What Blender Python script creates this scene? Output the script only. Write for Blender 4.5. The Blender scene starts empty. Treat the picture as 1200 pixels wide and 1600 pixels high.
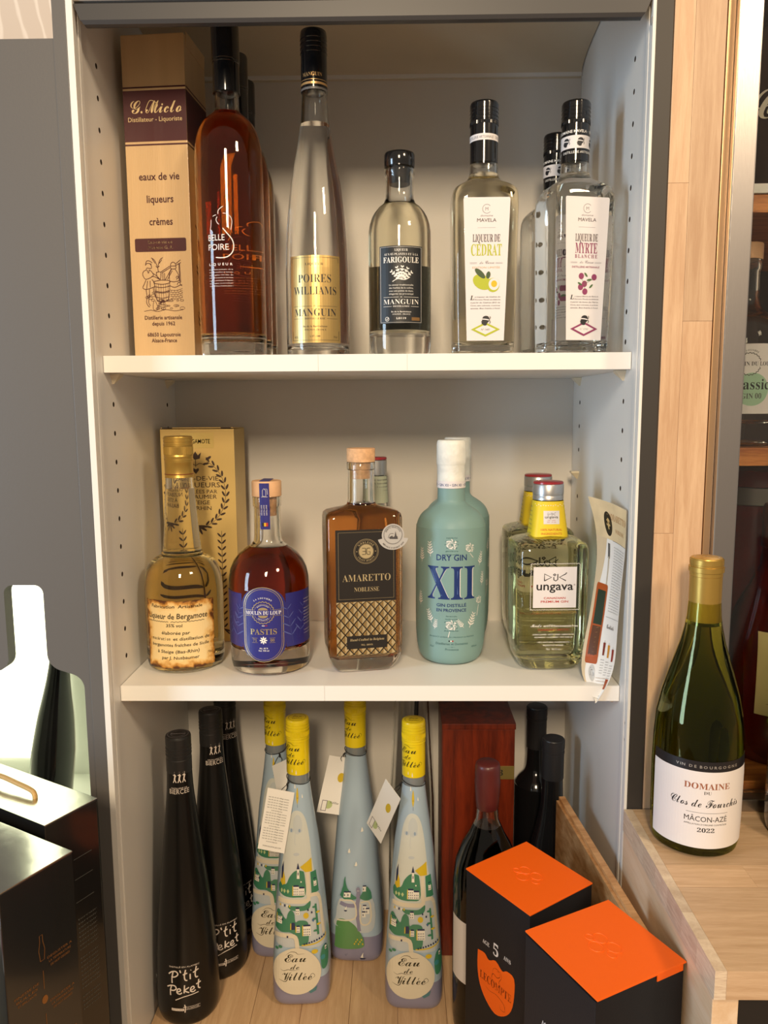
import bpy, bmesh, math, random
from mathutils import Vector, Matrix
R = random.Random(7)
PI = math.pi
sc = bpy.context.scene
col = sc.collection
# ------------------------------------------------------------ camera
cd = bpy.data.cameras.new('camera'); cam = bpy.data.objects.new('camera', cd); col.objects.link(cam); sc.camera = cam
yaw, pit, rol = -0.01653, 0.13359, -0.00591
f = Vector((math.sin(yaw)*math.cos(pit), math.cos(yaw)*math.cos(pit), -math.sin(pit)))
r_ = Vector((math.cos(yaw), -math.sin(yaw), 0)); u_ = r_.cross(f)
r2 = math.cos(rol)*r_ + math.sin(rol)*u_; u2 = -math.sin(rol)*r_ + math.cos(rol)*u_
M = Matrix.Identity(4)
for i, v in enumerate((r2, u2, -f)):
    for k in range(3): M[k][i] = v[k]
M.translation = Vector((0.33448, -0.90278, -0.05951))
cam.matrix_world = M
cd.sensor_fit = 'VERTICAL'; cd.sensor_height = 36; cd.lens = 36*1222.98/1600; cd.clip_start = .02
# ------------------------------------------------------------ light
vs = sc.view_settings
vs.view_transform = 'Standard'; vs.look = 'None'; vs.gamma = 1; vs.use_curve_mapping = False; vs.exposure = -0.08
w = bpy.data.worlds.new('world'); sc.world = w; w.use_nodes = True
w.node_tree.nodes['Background'].inputs[0].default_value = (1.0, .84, .66, 1)
w.node_tree.nodes['Background'].inputs[1].default_value = .29
def area(name, loc, target, sx, sy, power, color):
    l = bpy.data.lights.new(name, 'AREA'); l.shape = 'RECTANGLE'; l.size = sx; l.size_y = sy; l.energy = power; l.color = color
    o = bpy.data.objects.new(name, l); col.objects.link(o); o.location = loc
    d = Vector(target) - Vector(loc); o.rotation_euler = d.to_track_quat('-Z', 'Y').to_euler(); o['kind'] = 'helper'
    return o
area('window_light', (-1.75, -1.15, -.05), (.5, .1, -.25), .5, 1.3, 34, (.60, .80, 1.0))
area('ceiling_lamp', (.22, -2.45, .95), (.3, .2, -.2), .30, .55, 56, (1.0, .78, .52))
area('ceiling_lamp', (1.7, -1.7, 1.3), (.1, .2, -.3), .35, .35, 27, (1.0, .76, .50))
cy = sc.cycles
cy.max_bounces = 24; cy.transmission_bounces = 24; cy.glossy_bounces = 8; cy.diffuse_bounces = 4; cy.transparent_max_bounces = 24
cy.caustics_refractive = True; cy.caustics_reflective = True; cy.blur_glossy = .6; cy.sample_clamp_indirect = 6

# ------------------------------------------------------------ materials
MC = {}
def mat(name, c=(.8,.8,.8), rough=.5, metal=0, coat=0, bump=0, bscale=200, var=0, vscale=30, spec=.5, stretch=None, alpha=None):
    if name in MC: return MC[name]
    m = bpy.data.materials.new(name); m.use_nodes = True; nt = m.node_tree; b = nt.nodes['Principled BSDF']
    b.inputs['Base Color'].default_value = (*c, 1); b.inputs['Roughness'].default_value = rough; b.inputs['Metallic'].default_value = metal
    b.inputs['Coat Weight'].default_value = coat; b.inputs['Coat Roughness'].default_value = .08; b.inputs['Specular IOR Level'].default_value = spec
    tc = nt.nodes.new('ShaderNodeTexCoord'); mp = nt.nodes.new('ShaderNodeMapping'); nt.links.new(tc.outputs['Object'], mp.inputs[0])
    if stretch: mp.inputs['Scale'].default_value = stretch
    if bump:
        n = nt.nodes.new('ShaderNodeTexNoise'); n.inputs['Scale'].default_value = bscale; nt.links.new(mp.outputs[0], n.inputs[0])
        bp = nt.nodes.new('ShaderNodeBump'); bp.inputs['Strength'].default_value = bump; bp.inputs['Distance'].default_value = .001
        nt.links.new(n.outputs[0], bp.inputs['Height']); nt.links.new(bp.outputs[0], b.inputs['Normal'])
    if var:
        n = nt.nodes.new('ShaderNodeTexNoise'); n.inputs['Scale'].default_value = vscale; nt.links.new(mp.outputs[0], n.inputs[0]); n.inputs['Detail'].default_value = 5
        cr = nt.nodes.new('ShaderNodeValToRGB'); nt.links.new(n.outputs[0], cr.inputs[0])
        cr.color_ramp.elements[0].position = .3; cr.color_ramp.elements[1].position = .7
        cr.color_ramp.elements[0].color = (*[x*(1-var) for x in c], 1); cr.color_ramp.elements[1].color = (*[min(1, x*(1+var*.6)) for x in c], 1)
        nt.links.new(cr.outputs[0], b.inputs['Base Color'])
    if alpha is not None: b.inputs['Alpha'].default_value = alpha
    MC[name] = m; return m
def srgb(h):
    v = [int(h[i:i+2], 16)/255 for i in (0, 2, 4)]
    return tuple(x/12.92 if x <= .04045 else ((x+.055)/1.055)**2.4 for x in v)
def glassm(name, c=(1,1,1), rough=0, ior=1.5, absorb=None, dens=0):
    if name in MC: return MC[name]
    m = bpy.data.materials.new(name); m.use_nodes = True; nt = m.node_tree; nt.nodes.remove(nt.nodes['Principled BSDF'])
    g = nt.nodes.new('ShaderNodeBsdfGlass'); g.inputs['Color'].default_value = (*c, 1); g.inputs['Roughness'].default_value = rough; g.inputs['IOR'].default_value = ior
    out = nt.nodes['Material Output']; nt.links.new(g.outputs[0], out.inputs[0])
    if absorb:
        v = nt.nodes.new('ShaderNodeVolumeAbsorption'); v.inputs['Color'].default_value = (*absorb, 1); v.inputs['Density'].default_value = dens
        nt.links.new(v.outputs[0], out.inputs['Volume'])
    MC[name] = m; return m
def wood(name, c1, c2, rough=.45, grain=(1, 1, 14), scale=9, coat=.15, per_obj=.12):
    """procedural wood: stretched noise + fine pores; 'grain' stretches across the fibre direction"""
    m = bpy.data.materials.new(name); m.use_nodes = True; nt = m.node_tree; b = nt.nodes['Principled BSDF']; L = nt.links.new; N = nt.nodes.new
    tc = N('ShaderNodeTexCoord'); oi = N('ShaderNodeObjectInfo'); ad = N('ShaderNodeVectorMath'); ad.operation = 'ADD'
    sc_ = N('ShaderNodeVectorMath'); sc_.operation = 'SCALE'; cb = N('ShaderNodeCombineXYZ')
    for k in range(3): L(oi.outputs['Random'], cb.inputs[k])
    L(cb.outputs[0], sc_.inputs[0]); sc_.inputs['Scale'].default_value = 7
    mp = N('ShaderNodeMapping'); mp.inputs['Scale'].default_value = grain
    L(tc.outputs['Object'], mp.inputs[0]); L(mp.outputs[0], ad.inputs[0]); L(sc_.outputs[0], ad.inputs[1])
    n = N('ShaderNodeTexNoise'); n.inputs['Scale'].default_value = scale; n.inputs['Detail'].default_value = 6; n.inputs['Distortion'].default_value = .8
    L(ad.outputs[0], n.inputs[0])
    n2 = N('ShaderNodeTexNoise'); n2.inputs['Scale'].default_value = scale*9; n2.inputs['Detail'].default_value = 3; L(ad.outputs[0], n2.inputs[0])
    mx = N('ShaderNodeMath'); mx.operation = 'MULTIPLY_ADD'; L(n2.outputs[0], mx.inputs[0]); mx.inputs[1].default_value = .35; L(n.outputs[0], mx.inputs[2])
    cr = N('ShaderNodeValToRGB'); L(mx.outputs[0], cr.inputs[0]); cr.color_ramp.elements[0].position = .5; cr.color_ramp.elements[1].position = .85
    cr.color_ramp.elements[0].color = (*c2, 1); cr.color_ramp.elements[1].color = (*c1, 1)
    hs = N('ShaderNodeHueSaturation'); ma = N('ShaderNodeMath'); ma.operation = 'MULTIPLY_ADD'; L(oi.outputs['Random'], ma.inputs[0]); ma.inputs[1].default_value = per_obj*2; ma.inputs[2].default_value = 1-per_obj
    L(ma.outputs[0], hs.inputs['Value']); L(cr.outputs[0], hs.inputs['Color']); L(hs.outputs[0], b.inputs['Base Color'])
    bp = N('ShaderNodeBump'); bp.inputs['Strength'].default_value = .15; bp.inputs['Distance'].default_value = .001; L(n2.outputs[0], bp.inputs['Height']); L(bp.outputs[0], b.inputs['Normal'])
    b.inputs['Roughness'].default_value = rough; b.inputs['Coat Weight'].default_value = coat; b.inputs['Coat Roughness'].default_value = .25
    MC[name] = m; return m
WHITE = mat('white_melamine', (.80, .785, .75), .38, bump=.05, bscale=900)
SHELFW = mat('white_shelf_laminate', (.86, .85, .82), .35, bump=.05, bscale=700)
BACKW = mat('cream_back_board', (.70, .67, .62), .5, bump=.06, bscale=600)
GREY = mat('grey_lacquer', srgb('5f5d5c'), .42, bump=.08, bscale=400)
DGREY = mat('dark_grey_profile', (.042, .041, .043), .42)
CHAR = mat('charcoal_laminate', srgb('332f2c'), .5)
ALU = mat('brushed_aluminium', (.48, .45, .44), .32, 1, bump=.1, bscale=60, stretch=(40, 40, 1))
BLACK = mat('black_gloss', (.008, .008, .009), .12, coat=.6)
BLACKM = mat('black_matt', (.012, .012, .013), .42)
SATIN = mat('black_satin_glass', (.006, .0055, .005), .30, coat=.1, spec=.3)
INK = mat('black_ink', (.012, .012, .015), .5)
WINK = mat('white_ink', (.85, .83, .8), .5)
PAPER = mat('white_label_paper', (.75, .72, .73), .55)
CREAMP = mat('cream_paper', srgb('e8dcc0'), .6)
GOLD = mat('gold_foil', (.60, .42, .16), .33, .8)
GOLDC = mat('gold_capsule', srgb('c2a052'), .36, .75, bump=.2, bscale=60)
SILVER = mat('silver_foil', (.62, .62, .63), .3, .9)
CORK = mat('cork', srgb('d9ac80'), .75, bump=.5, bscale=300, var=.22, vscale=180)
GLASS = glassm('clear_glass', (.992, .997, .992))
OAK = wood('oak_staves', (.66, .46, .29), (.53, .345, .20), grain=(1.2, 16, 16))
OAKV = wood('oak_post_wood', (.62, .42, .26), (.50, .31, .18), grain=(14, 14, 1))
OAKY = wood('oak_floor_wood', (.72, .49, .28), (.59, .37, .20), grain=(14, 1, 14))
OAKE = wood('oak_end_grain', srgb('dccab2'), srgb('c2ab93'), grain=(3, 3, 30), scale=14)
OAKS = wood('limed_oak_side', srgb('e8ceb0'), srgb('dcbc98'), grain=(8, 1, 8), scale=7)
PINE = wood('pine_lid_wood', srgb('dcae7c'), srgb('b5824f'), grain=(6, 1.2, 14), scale=7)
MAHO = wood('red_stained_wood', srgb('7e2a0c'), srgb('501604'), grain=(12, 12, 1), rough=.4, scale=6, per_obj=.04)

# ------------------------------------------------------------ object helpers
def tagp(o, label=None, cat=None, group=None, kind=None):
    for k, v in (('label', label), ('category', cat), ('group', group), ('kind', kind)):
        if v: o[k] = v
    return o
def thing(name, label, cat, loc=(0,0,0), rz=0, group=None):
    o = bpy.data.objects.new(name, None); col.objects.link(o); o.location = loc; o.rotation_euler = (0, 0, rz); o.empty_display_size = .02
    return tagp(o, label, cat, group)
def mk(name, verts, faces, mats, parent=None, smooth=True, mi=None, loc=None, ang=40, uv=None):
    me = bpy.data.meshes.new(name); me.from_pydata(verts, [], faces)
    if not isinstance(mats, (list, tuple)): mats = [mats]
    for m in mats: me.materials.append(m)
    if mi: me.polygons.foreach_set('material_index', mi)
    if smooth:
        me.polygons.foreach_set('use_smooth', [True]*len(me.polygons)); me.update(); me.set_sharp_from_angle(angle=math.radians(ang))
    me.update()
    if uv:
        l = me.uv_layers.new(name='UVMap')
        for lp in me.loops: l.data[lp.index].uv = uv[lp.vertex_index]
    o = bpy.data.objects.new(name, me); col.objects.link(o)
    if parent: o.parent = parent
    if loc: o.location = loc
    return o
def box(name, x0, x1, y0, y1, z0, z1, m, parent=None, bev=.0008, loc=None, rot=None):
    bm = bmesh.new(); bmesh.ops.create_cube(bm, size=1)
    cx, cyy, cz = (x0+x1)/2, (y0+y1)/2, (z0+z1)/2
    for v in bm.verts: v.co = Vector((v.co.x*(x1-x0), v.co.y*(y1-y0), v.co.z*(z1-z0)))
    if bev: bmesh.ops.bevel(bm, geom=bm.edges[:], offset=bev, segments=2, affect='EDGES', profile=.7)
    me = bpy.data.meshes.new(name); bm.to_mesh(me); bm.free(); me.materials.append(m)
    o = bpy.data.objects.new(name, me); col.objects.link(o); o.location = (cx, cyy, cz)
    if rot: o.rotation_euler = rot
    if parent: o.parent = parent
    return o
def mgroup(fs):
    V, F, I = [], [], []
    for v, fa, i in fs:
        n = len(V); V += v; F += [tuple(k+n for k in q) for q in fa]; I += [i]*len(fa)
    return V, F, I
def tube(pts, r, n=8):
    V, F = [], []; pts = [Vector(p) for p in pts]; up = Vector((0.1, .2, 1)).normalized()
    for i, p in enumerate(pts):
        t = (pts[min(i+1, len(pts)-1)] - pts[max(i-1, 0)]).normalized(); a = t.cross(up)
        if a.length < .05: a = t.cross(Vector((1, 0, 0)))
        a.normalize(); b = t.cross(a)
        rr = r[i] if isinstance(r, (list, tuple)) else r
        for k in range(n): V.append(tuple(p + rr*(math.cos(2*PI*k/n)*a + math.sin(2*PI*k/n)*b)))
    for i in range(len(pts)-1):
        for k in range(n): F.append((i*n+k, i*n+(k+1) % n, (i+1)*n+(k+1) % n, (i+1)*n+k))
    F.append(tuple(range(n))[::-1]); F.append(tuple((len(pts)-1)*n+k for k in range(n)))
    return V, F
def catmull(pts, n=6):
    out = []; P = [tuple(p) for p in pts]
    for i in range(len(P)-1):
        p0, p1, p2, p3 = P[max(i-1, 0)], P[i], P[i+1], P[min(i+2, len(P)-1)]
        for k in range(n):
            t = k/n
            out.append(tuple(.5*(2*b + (c-a)*t + (2*a-5*b+4*c-d)*t*t + (3*b-a-3*c+d)*t**3) for a, b, c, d in zip(p0, p1, p2, p3)))
    out.append(P[-1]); return out
# sections (z, hx, hy, e): z height, half sizes, superellipse exponent
def S(pts, e=2, k=1.0): return [(z, r, r*k, e) for z, r in pts]
def sect_at(s, z):
    if z <= s[0][0]: return s[0]
    for a, b in zip(s, s[1:]):
        if a[0] <= z <= b[0] and b[0] > a[0]:
            t = (z-a[0])/(b[0]-a[0]); return tuple(x+(y-x)*t for x, y in zip(a, b))
    return s[-1]
def ring(sec, n):
    z, hx, hy, e = sec; out = []
    for k in range(n):
        a = 2*PI*(k+.5)/n; c, s_ = math.cos(a), math.sin(a)
        out.append((math.copysign(abs(c)**(2/e), c)*hx, math.copysign(abs(s_)**(2/e), s_)*hy, z))
    return out
def loft(secs, n=48, bottom=True, top=True, flip=False):
    V, F = [], []
    for s in secs: V += ring(s, n)
    for i in range(len(secs)-1):
        for k in range(n): F.append((i*n+k, i*n+(k+1) % n, (i+1)*n+(k+1) % n, (i+1)*n+k))
    if bottom: V.append((0, 0, secs[0][0])); c = len(V)-1; F += [(c, (k+1) % n, k) for k in range(n)]
    if top: V.append((0, 0, secs[-1][0])); c = len(V)-1; b = (len(secs)-1)*n; F += [(c, b+k, b+(k+1) % n) for k in range(n)]
    if flip: F = [q[::-1] for q in F]
    return V, F
def smooth_secs(secs, n=3):
    out = catmull(secs, n); res = []
    for i, q in enumerate(out):   # never past the two stations it lies between
        k = min(i//n, len(secs)-2); a, b = secs[k], secs[k+1]
        res.append(tuple(min(max(v, min(x, y)), max(x, y)) for v, x, y in zip(q, a, b)))
    return res
class Surf:
    """maps label coordinates (x metres round the front, z) onto a lofted body"""
    def __init__(s, secs, flat=False, u=None): s.s = secs; s.flat = flat; s.c = {}; s.u = u
    def tab(s, k, e):
        key = (round(k, 2), round(e, 1))
        if key not in s.c:
            pts = []; N = 240; k, e = key
            for i in range(N+1):
                a = -PI/2 + 2*PI*(i/N-.5)
                c, q = math.cos(a), math.sin(a)
                pts.append((math.copysign(abs(c)**(2/e), c), k*math.copysign(abs(q)**(2/e), q)))
            L = [0]
            for a, b in zip(pts, pts[1:]): L.append(L[-1]+math.dist(a, b))
            s.c[key] = (pts, L, L[-1])
        return s.c[key]
    def __call__(s, x, z, lift):
        _, hx, hy, e = sect_at(s.s, z)
        if s.flat: return (x, -hy-lift, z)
        pts, L, T = s.tab(hy/hx, e)
        per = T*(hx if s.u is None else s.u)
        t = (x/per + .5) % 1.0 * T
        lo, hi = 0, len(L)-1
        while hi-lo > 1:
            m = (lo+hi)//2
            if L[m] <= t: lo = m
            else: hi = m
        q = (t-L[lo])/max(1e-9, L[hi]-L[lo])
        X = pts[lo][0]+(pts[hi][0]-pts[lo][0])*q; Y = pts[lo][1]+(pts[hi][1]-pts[lo][1])*q
        tx, ty = pts[hi][0]-pts[lo][0], pts[hi][1]-pts[lo][1]; l = math.hypot(tx, ty) or 1
        return (X*hx + ty/l*lift, Y*hx - tx/l*lift, z)

# ------------------------------------------------------------ printing: lettering and flat art
# serif and brush-script letters are the mathematical alphabets of Blender's own built-in font
GC = {}; TXT = {}
ALPH = {'serifb': (0x1D400, 0x1D41A, 0x1D7CE), 'serif': (0x1D400, 0x1D41A, 0x1D7CE), 'bscript': (0x1D4D0, 0x1D4EA, None)}
OFFS = {'bold': .014, 'serif': -.011}
def real(ch, st):
    base = ALPH.get(st)
    if base and 'A' <= ch <= 'Z': return chr(base[0]+ord(ch)-65)
    if base and 'a' <= ch <= 'z': return chr(base[1]+ord(ch)-97)
    if base and base[2] and '0' <= ch <= '9': return chr(base[2]+ord(ch)-48)
    return ch
def text_mesher():
    c = bpy.data.curves.new('t', 'FONT'); c.size = 1; c.resolution_u = 2; o = bpy.data.objects.new('t', c)
    def get(body, off=0):
        c.body = body; c.offset = off; me = o.to_mesh(); V = [(v.co.x, v.co.y) for v in me.vertices]; F = [tuple(p.vertices) for p in me.polygons]; o.to_mesh_clear(); return V, F
    return get
GET = text_mesher()
def letter(ch, st):
    if (ch, st) not in TXT:
        r = real(ch, st); V, F = GET(r, OFFS.get(st, 0)); TXT[ch, st] = (V, F, adv_of(r))
    return TXT[ch, st]
def adv_of(ch):
    # the advance is where a following bar begins; a bar has four corners and comes last in x
    V, _ = GET(ch+' |'); xs = sorted(v[0] for v in V)[-4:]
    V2, _ = GET(' |'); return xs[0]-min(v[0] for v in V2)
DIA = {'É': ('E', 1), 'é': ('e', 1), 'À': ('A', 2), 'è': ('e', 2), 'Â': ('A', 3), 'à': ('a', 2), 'î': ('i', 3), 'ï': ('i', 3)}
def glyphs(t, st, sp=1.0, res=3):
    key = (t, st, sp)
    if key not in GC:
        src = {'italic': 'serif', 'bital': 'serifb', 'script': 'bscript', 'sital': 'sans'}.get(st, st)
        V, F, x = [], [], 0; sh = .22 if st in ('italic', 'bital', 'sital') else 0
        for ch in t:
            if ch == ' ': x += .27*sp; continue
            b, dia = DIA.get(ch, (ch, 0)) if src in ('serif', 'serifb', 'bscript') else (ch, 0)
            g = letter(b, src)
            n = len(V); V += [(a+x + sh*c, c) for a, c in g[0]]; F += [tuple(k+n for k in q) for q in g[1]]
            if dia:
                xs = [a for a, c in g[0]]; top = max(c for a, c in g[0])+.05; m = (min(xs)+max(xs))/2+x+sh*top
                for P in {1: [((-.04, 0), (0, 0), (.10, .15), (.03, .15))], 2: [((.04, 0), (0, 0), (-.10, .15), (-.03, .15))], 3: [((-.12, 0), (-.06, 0), (0, .09), (0, .15)), ((.12, 0), (.06, 0), (0, .09), (0, .15))]}[dia]:
                    n = len(V); V += [(m+a, top+c) for a, c in P]; F.append((n, n+1, n+2, n+3))
            x += g[2]*sp
        xs = [v[0] for v in V] or [0]
        GC[key] = (V, F, min(xs), max(xs))
    return GC[key]
class Print:
    def __init__(s): s.V = []; s.F = []; s.I = []; s.M = []; s.l = .00025
    def m(s, mt):
        if mt not in s.M: s.M.append(mt)
        return s.M.index(mt)
    def add(s, V, F, mt, step=True):
        if step: s.l += .00003
        n = len(s.V); s.V += [(x, y, s.l) for x, y in V]; s.F += [tuple(k+n for k in q) for q in F]; s.I += [s.m(mt)]*len(F); return s
    def poly(s, P, mt, step=True):
        P = [tuple(p) for p in P]
        a = sum(x0*y1-x1*y0 for (x0, y0), (x1, y1) in zip(P, P[1:]+P[:1]))
        if a < 0: P = P[::-1]
        return s.add(P, [tuple(range(len(P)))], mt, step)
    def rect(s, x0, y0, x1, y1, mt, r=0):
        if not r: return s.poly([(x0, y0), (x1, y0), (x1, y1), (x0, y1)], mt)
        P = []
        for cx, cyy, a in ((x1-r, y0+r, -PI/2), (x1-r, y1-r, 0), (x0+r, y1-r, PI/2), (x0+r, y0+r, PI)):
            P += [(cx+r*math.cos(a+i*PI/12), cyy+r*math.sin(a+i*PI/12)) for i in range(7)]
        return s.poly(P, mt)
    def ell(s, x, y, rx, ry, mt, n=28, rot=0, step=True):
        c, q = math.cos(rot), math.sin(rot)
        return s.poly([(x+rx*math.cos(2*PI*i/n)*c-ry*math.sin(2*PI*i/n)*q, y+rx*math.cos(2*PI*i/n)*q+ry*math.sin(2*PI*i/n)*c) for i in range(n)], mt, step)
    def line(s, P, wd, mt, close=False, sm=0, taper=False, step=False):
        if sm: P = catmull(P+([P[0]] if close else []), sm)
        elif close: P = P+[P[0]]
        V, F = [], []
        for i, p in enumerate(P):
            a = P[max(i-1, 0)]; b = P[min(i+1, len(P)-1)]
            if close and i in (0, len(P)-1): a, b = P[-2], P[1]
            dx, dy = b[0]-a[0], b[1]-a[1]; l = math.hypot(dx, dy) or 1
            h = wd/2*(math.sin(PI*(i+.6)/(len(P)+.2)) if taper else 1)
            V += [(p[0]+dy/l*h, p[1]-dx/l*h), (p[0]-dy/l*h, p[1]+dx/l*h)]
        for i in range(len(P)-1): F.append((2*i, 2*i+2, 2*i+3, 2*i+1))
        return s.add(V, F, mt, step)
    def frame(s, x0, y0, x1, y1, wd, mt): return s.line([(x0, y0), (x1, y0), (x1, y1), (x0, y1)], wd, mt, close=True)
    def circ(s, x, y, r, wd, mt, ry=None, a0=0, a1=360, n=40):
        ry = ry or r; full = a1-a0 >= 360
        P = [(x+r*math.cos(math.radians(a0+(a1-a0)*i/n)), y+ry*math.sin(math.radians(a0+(a1-a0)*i/n))) for i in range(n+(0 if full else 1))]
        return s.line(P, wd, mt, close=full)
    def text(s, t, x, y, h, mt, st='sans', w=None, al='c', rot=0, sp=1.0, res=2, step=False):
        V, F, a, b = glyphs(t, st, sp, res)
        if not V: return s
        k = h/.70; kx = w/(b-a) if w else k
        ox = {'c': (a+b)/2, 'l': a, 'r': b}[al]; c, q = math.cos(rot), math.sin(rot)
        W = [((vx-ox)*kx, vy*k) for vx, vy in V]
        return s.add([(x+X*c-Y*q, y+X*q+Y*c) for X, Y in W], F, mt, step)
    def arc(s, t, x, y, r, h, mt, st='sans', a=90, low=False, sp=1.15):
        wd = [(glyphs(ch, st)[3]-glyphs(ch, st)[2] if ch != ' ' else .35)+.10 for ch in t]
        k = h/.7*sp; tot = sum(wd)*k/r; ang = math.radians(a) + (tot/2 if not low else -tot/2)
        for ch, q in zip(t, wd):
            d = q*k/r/2; ang += -d if not low else d
            if ch != ' ':
                rr = r if not low else r
                s.text(ch, x+rr*math.cos(ang), y+rr*math.sin(ang), h, mt, st, rot=(ang-PI/2 if not low else ang+PI/2))
            ang += -d if not low else d
        return s
    def para(s, lines, x, y, h, mt, lead, w=None, st='sans', al='c'):
        for i, t in enumerate(lines):
            s.text(t, x, y-i*lead, h, mt, st, w=(w if w and len(t) > 12 else None), al=al, res=1)
        return s
    def sprig(s, x, y, a, L, mt, n=5, lw=.35, leaf=.3, wd=None):
        a = math.radians(a); s.line([(x, y), (x+L*math.cos(a), y+L*math.sin(a))], wd or L*.04, mt)
        for i in range(n):
            t = (i+1)/n; px, py = x+L*t*math.cos(a), y+L*t*math.sin(a)
            for sg in (-1, 1):
                b = a+sg*.9; l = L*leaf*(1.15-.5*t)
                s.ell(px+l*.5*math.cos(b), py+l*.5*math.sin(b), l*.5, l*.5*lw, mt, n=8, rot=b, step=False)
        return s
    def build(s, name, fn, parent, cut=0, cutz=0, label=None):
        bm = bmesh.new(); vs = [bm.verts.new(v) for v in s.V]; lay = bm.verts.layers
        for q, i in zip(s.F, s.I):
            try: fc = bm.faces.new([vs[k] for k in q]); fc.material_index = i
            except ValueError: pass
        if s.V:
            for ax, c in ((0, cut), (1, cutz)):
                if not c: continue
                lo = min(v[ax] for v in s.V); hi = max(v[ax] for v in s.V); k = math.floor(lo/c)+1
                big = [fc for fc in bm.faces if max(v.co[ax] for v in fc.verts)-min(v.co[ax] for v in fc.verts) > c*.8]
                if big:
                    while k*c < hi:
                        big = [fc for fc in bm.faces if max(v.co[ax] for v in fc.verts) > k*c and min(v.co[ax] for v in fc.verts) < k*c and max(v.co[ax] for v in fc.verts)-min(v.co[ax] for v in fc.verts) > c*.45]
                        if big:
                            g = set(big)
                            for fc in big: g.update(fc.edges); g.update(fc.verts)
                            nrm = [0, 0, 0]; nrm[ax] = 1; co = [0, 0, 0]; co[ax] = k*c
                            bmesh.ops.bisect_plane(bm, geom=list(g), plane_co=co, plane_no=nrm)
                        k += 1
        me = bpy.data.meshes.new(name); 
        uvl = bm.loops.layers.uv.new('UVMap')
        for fc in bm.faces:
            for lp in fc.loops: lp[uvl].uv = (lp.vert.co.x, lp.vert.co.y)
        for v in bm.verts: v.co = Vector(fn(v.co.x, v.co.y, v.co.z))
        bm.to_mesh(me); bm.free()
        for mt in s.M: me.materials.append(mt)
        o = bpy.data.objects.new(name, me); col.objects.link(o); o.parent = parent
        if label: o['label'] = label
        return o
def flatmap(x, z, lift): return (x, -lift, z)
def dup(root, loc, rz, label, group=None):
    def cp(o, par):
        c = o.copy(); col.objects.link(c); c.parent = par
        for ch in list(o.children): cp(ch, c)
        return c
    r = cp(root, None); r.location = loc; r.rotation_euler = (0, 0, rz); r['label'] = label
    if group: r['group'] = group
    return r

# ------------------------------------------------------------ bottle parts
def shift(secs, dz): return [(z+dz, *r) for z, *r in secs]
def glass_bottle(root, outer, fill, liquid=None, t=.0028, base=.012, glass=None, n=64, inner_e=None):
    """thick glass shell (outer and inner wall) and the liquid that fills it up to 'fill'"""
    glass = glass or GLASS; top = outer[-1][0]
    inn = [(s[0], s[1]-t, s[2]-t, s[3]) for s in outer if s[0] > base+.004]
    b = sect_at(outer, base+.004)
    start = [(base, (b[1]-t)*.45, (b[2]-t)*.45, b[3]), (base+.0004, (b[1]-t)*.88, (b[2]-t)*.88, b[3]), (base+.004, b[1]-t, b[2]-t, b[3])]
    inn = start+inn
    z, hx, hy, e = outer[0]
    out = [(z+.0015, hx*.75, hy*.75, e), (z, hx*.86, hy*.86, e), (z+.0006, hx, hy, e)]+outer[1:]
    above = [s for s in inn if s[0] > fill+.0005]; lev = sect_at(inn, fill); lev = (fill, *lev[1:])
    V, F = loft(out, n, True, False)
    if fill >= top: above, lev = [], sect_at(inn, top)
    path = above[::-1]+[lev]
    if not liquid: path = [s for s in inn[::-1]]
    V2 = []; b0 = (len(out)-1)*n; prev = b0; nn = len(V)
    for s in path:
        V2 += ring(s, n); cur = nn + len(V2) - n
        for k in range(n): F.append((prev+k, prev+(k+1) % n, cur+(k+1) % n, cur+k))
        prev = cur
    V += V2
    if not liquid: V.append((0, 0, path[-1][0])); c = len(V)-1; F += [(prev+k, prev+(k+1) % n, c) for k in range(n)]
    g = mk('glass', V, F, glass, root)
    if liquid:
        L = [s for s in inn if s[0] < fill-.0005]+[lev]
        V, F = loft(L, n, True, True); mi = [0]*(len(F)-n)+[1]*n
        mk('liquid', V, F, list(liquid), root, mi=mi)
    return Surf(outer)
def liquid(name, c, dens, top=1.36):
    return (glassm(name, (1, 1, 1), 0, .915, c, dens), glassm(name+'_surface', (1, 1, 1), 0, top, c, dens))
def knurl(z0, z1, r, n=72, d=.0004):
    V, F = [], []
    for z in (z0, z1):
        for k in range(n*2):
            a = PI*k/n; q = r+(d if k % 2 else 0); V.append((q*math.cos(a), q*math.sin(a), z))
    m = 2*n
    for k in range(m): F.append((k, (k+1) % m, m+(k+1) % m, m+k))
    return V, F
def screw_cap(root, z0, z1, r, m, rings=(), knurls=(), name='cap', disc=True):
    """capsule/cap: sections with raised rings at the given heights and a knurled band"""
    zs = [(z0, r-.0006), (z0+.0004, r)]
    for a, b, dr in sorted(rings): zs += [(a, r), (a+.0004, r+dr), (b-.0004, r+dr), (b, r)]
    zs += [(z1-.002, r), (z1-.0006, r-.0005), (z1, r-.0016)]
    fs = [(*loft(S([p for p in zs]), 48, True, True), 0)]
    for a, b in knurls: fs.append((*knurl(a, b, r+.0001), 0))
    V, F, I = mgroup(fs)
    return mk(name, V, F, m, root, ang=35)
def curve_plate(name, outline, holes, t, m, parent=None):
    c = bpy.data.curves.new('c', 'CURVE'); c.dimensions = '2D'; c.fill_mode = 'BOTH'; c.extrude = t/2
    for P in [outline]+holes:
        sp = c.splines.new('POLY'); sp.points.add(len(P)-1); sp.use_cyclic_u = True
        for q, p in zip(sp.points, P): q.co = (p[0], p[1], 0, 1)
    o = bpy.data.objects.new('c', c); me = o.to_mesh(); V = [tuple(v.co) for v in me.vertices]; F = [tuple(p.vertices) for p in me.polygons]
    o.to_mesh_clear(); bpy.data.objects.remove(o); bpy.data.curves.remove(c)
    return V, F
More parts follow.
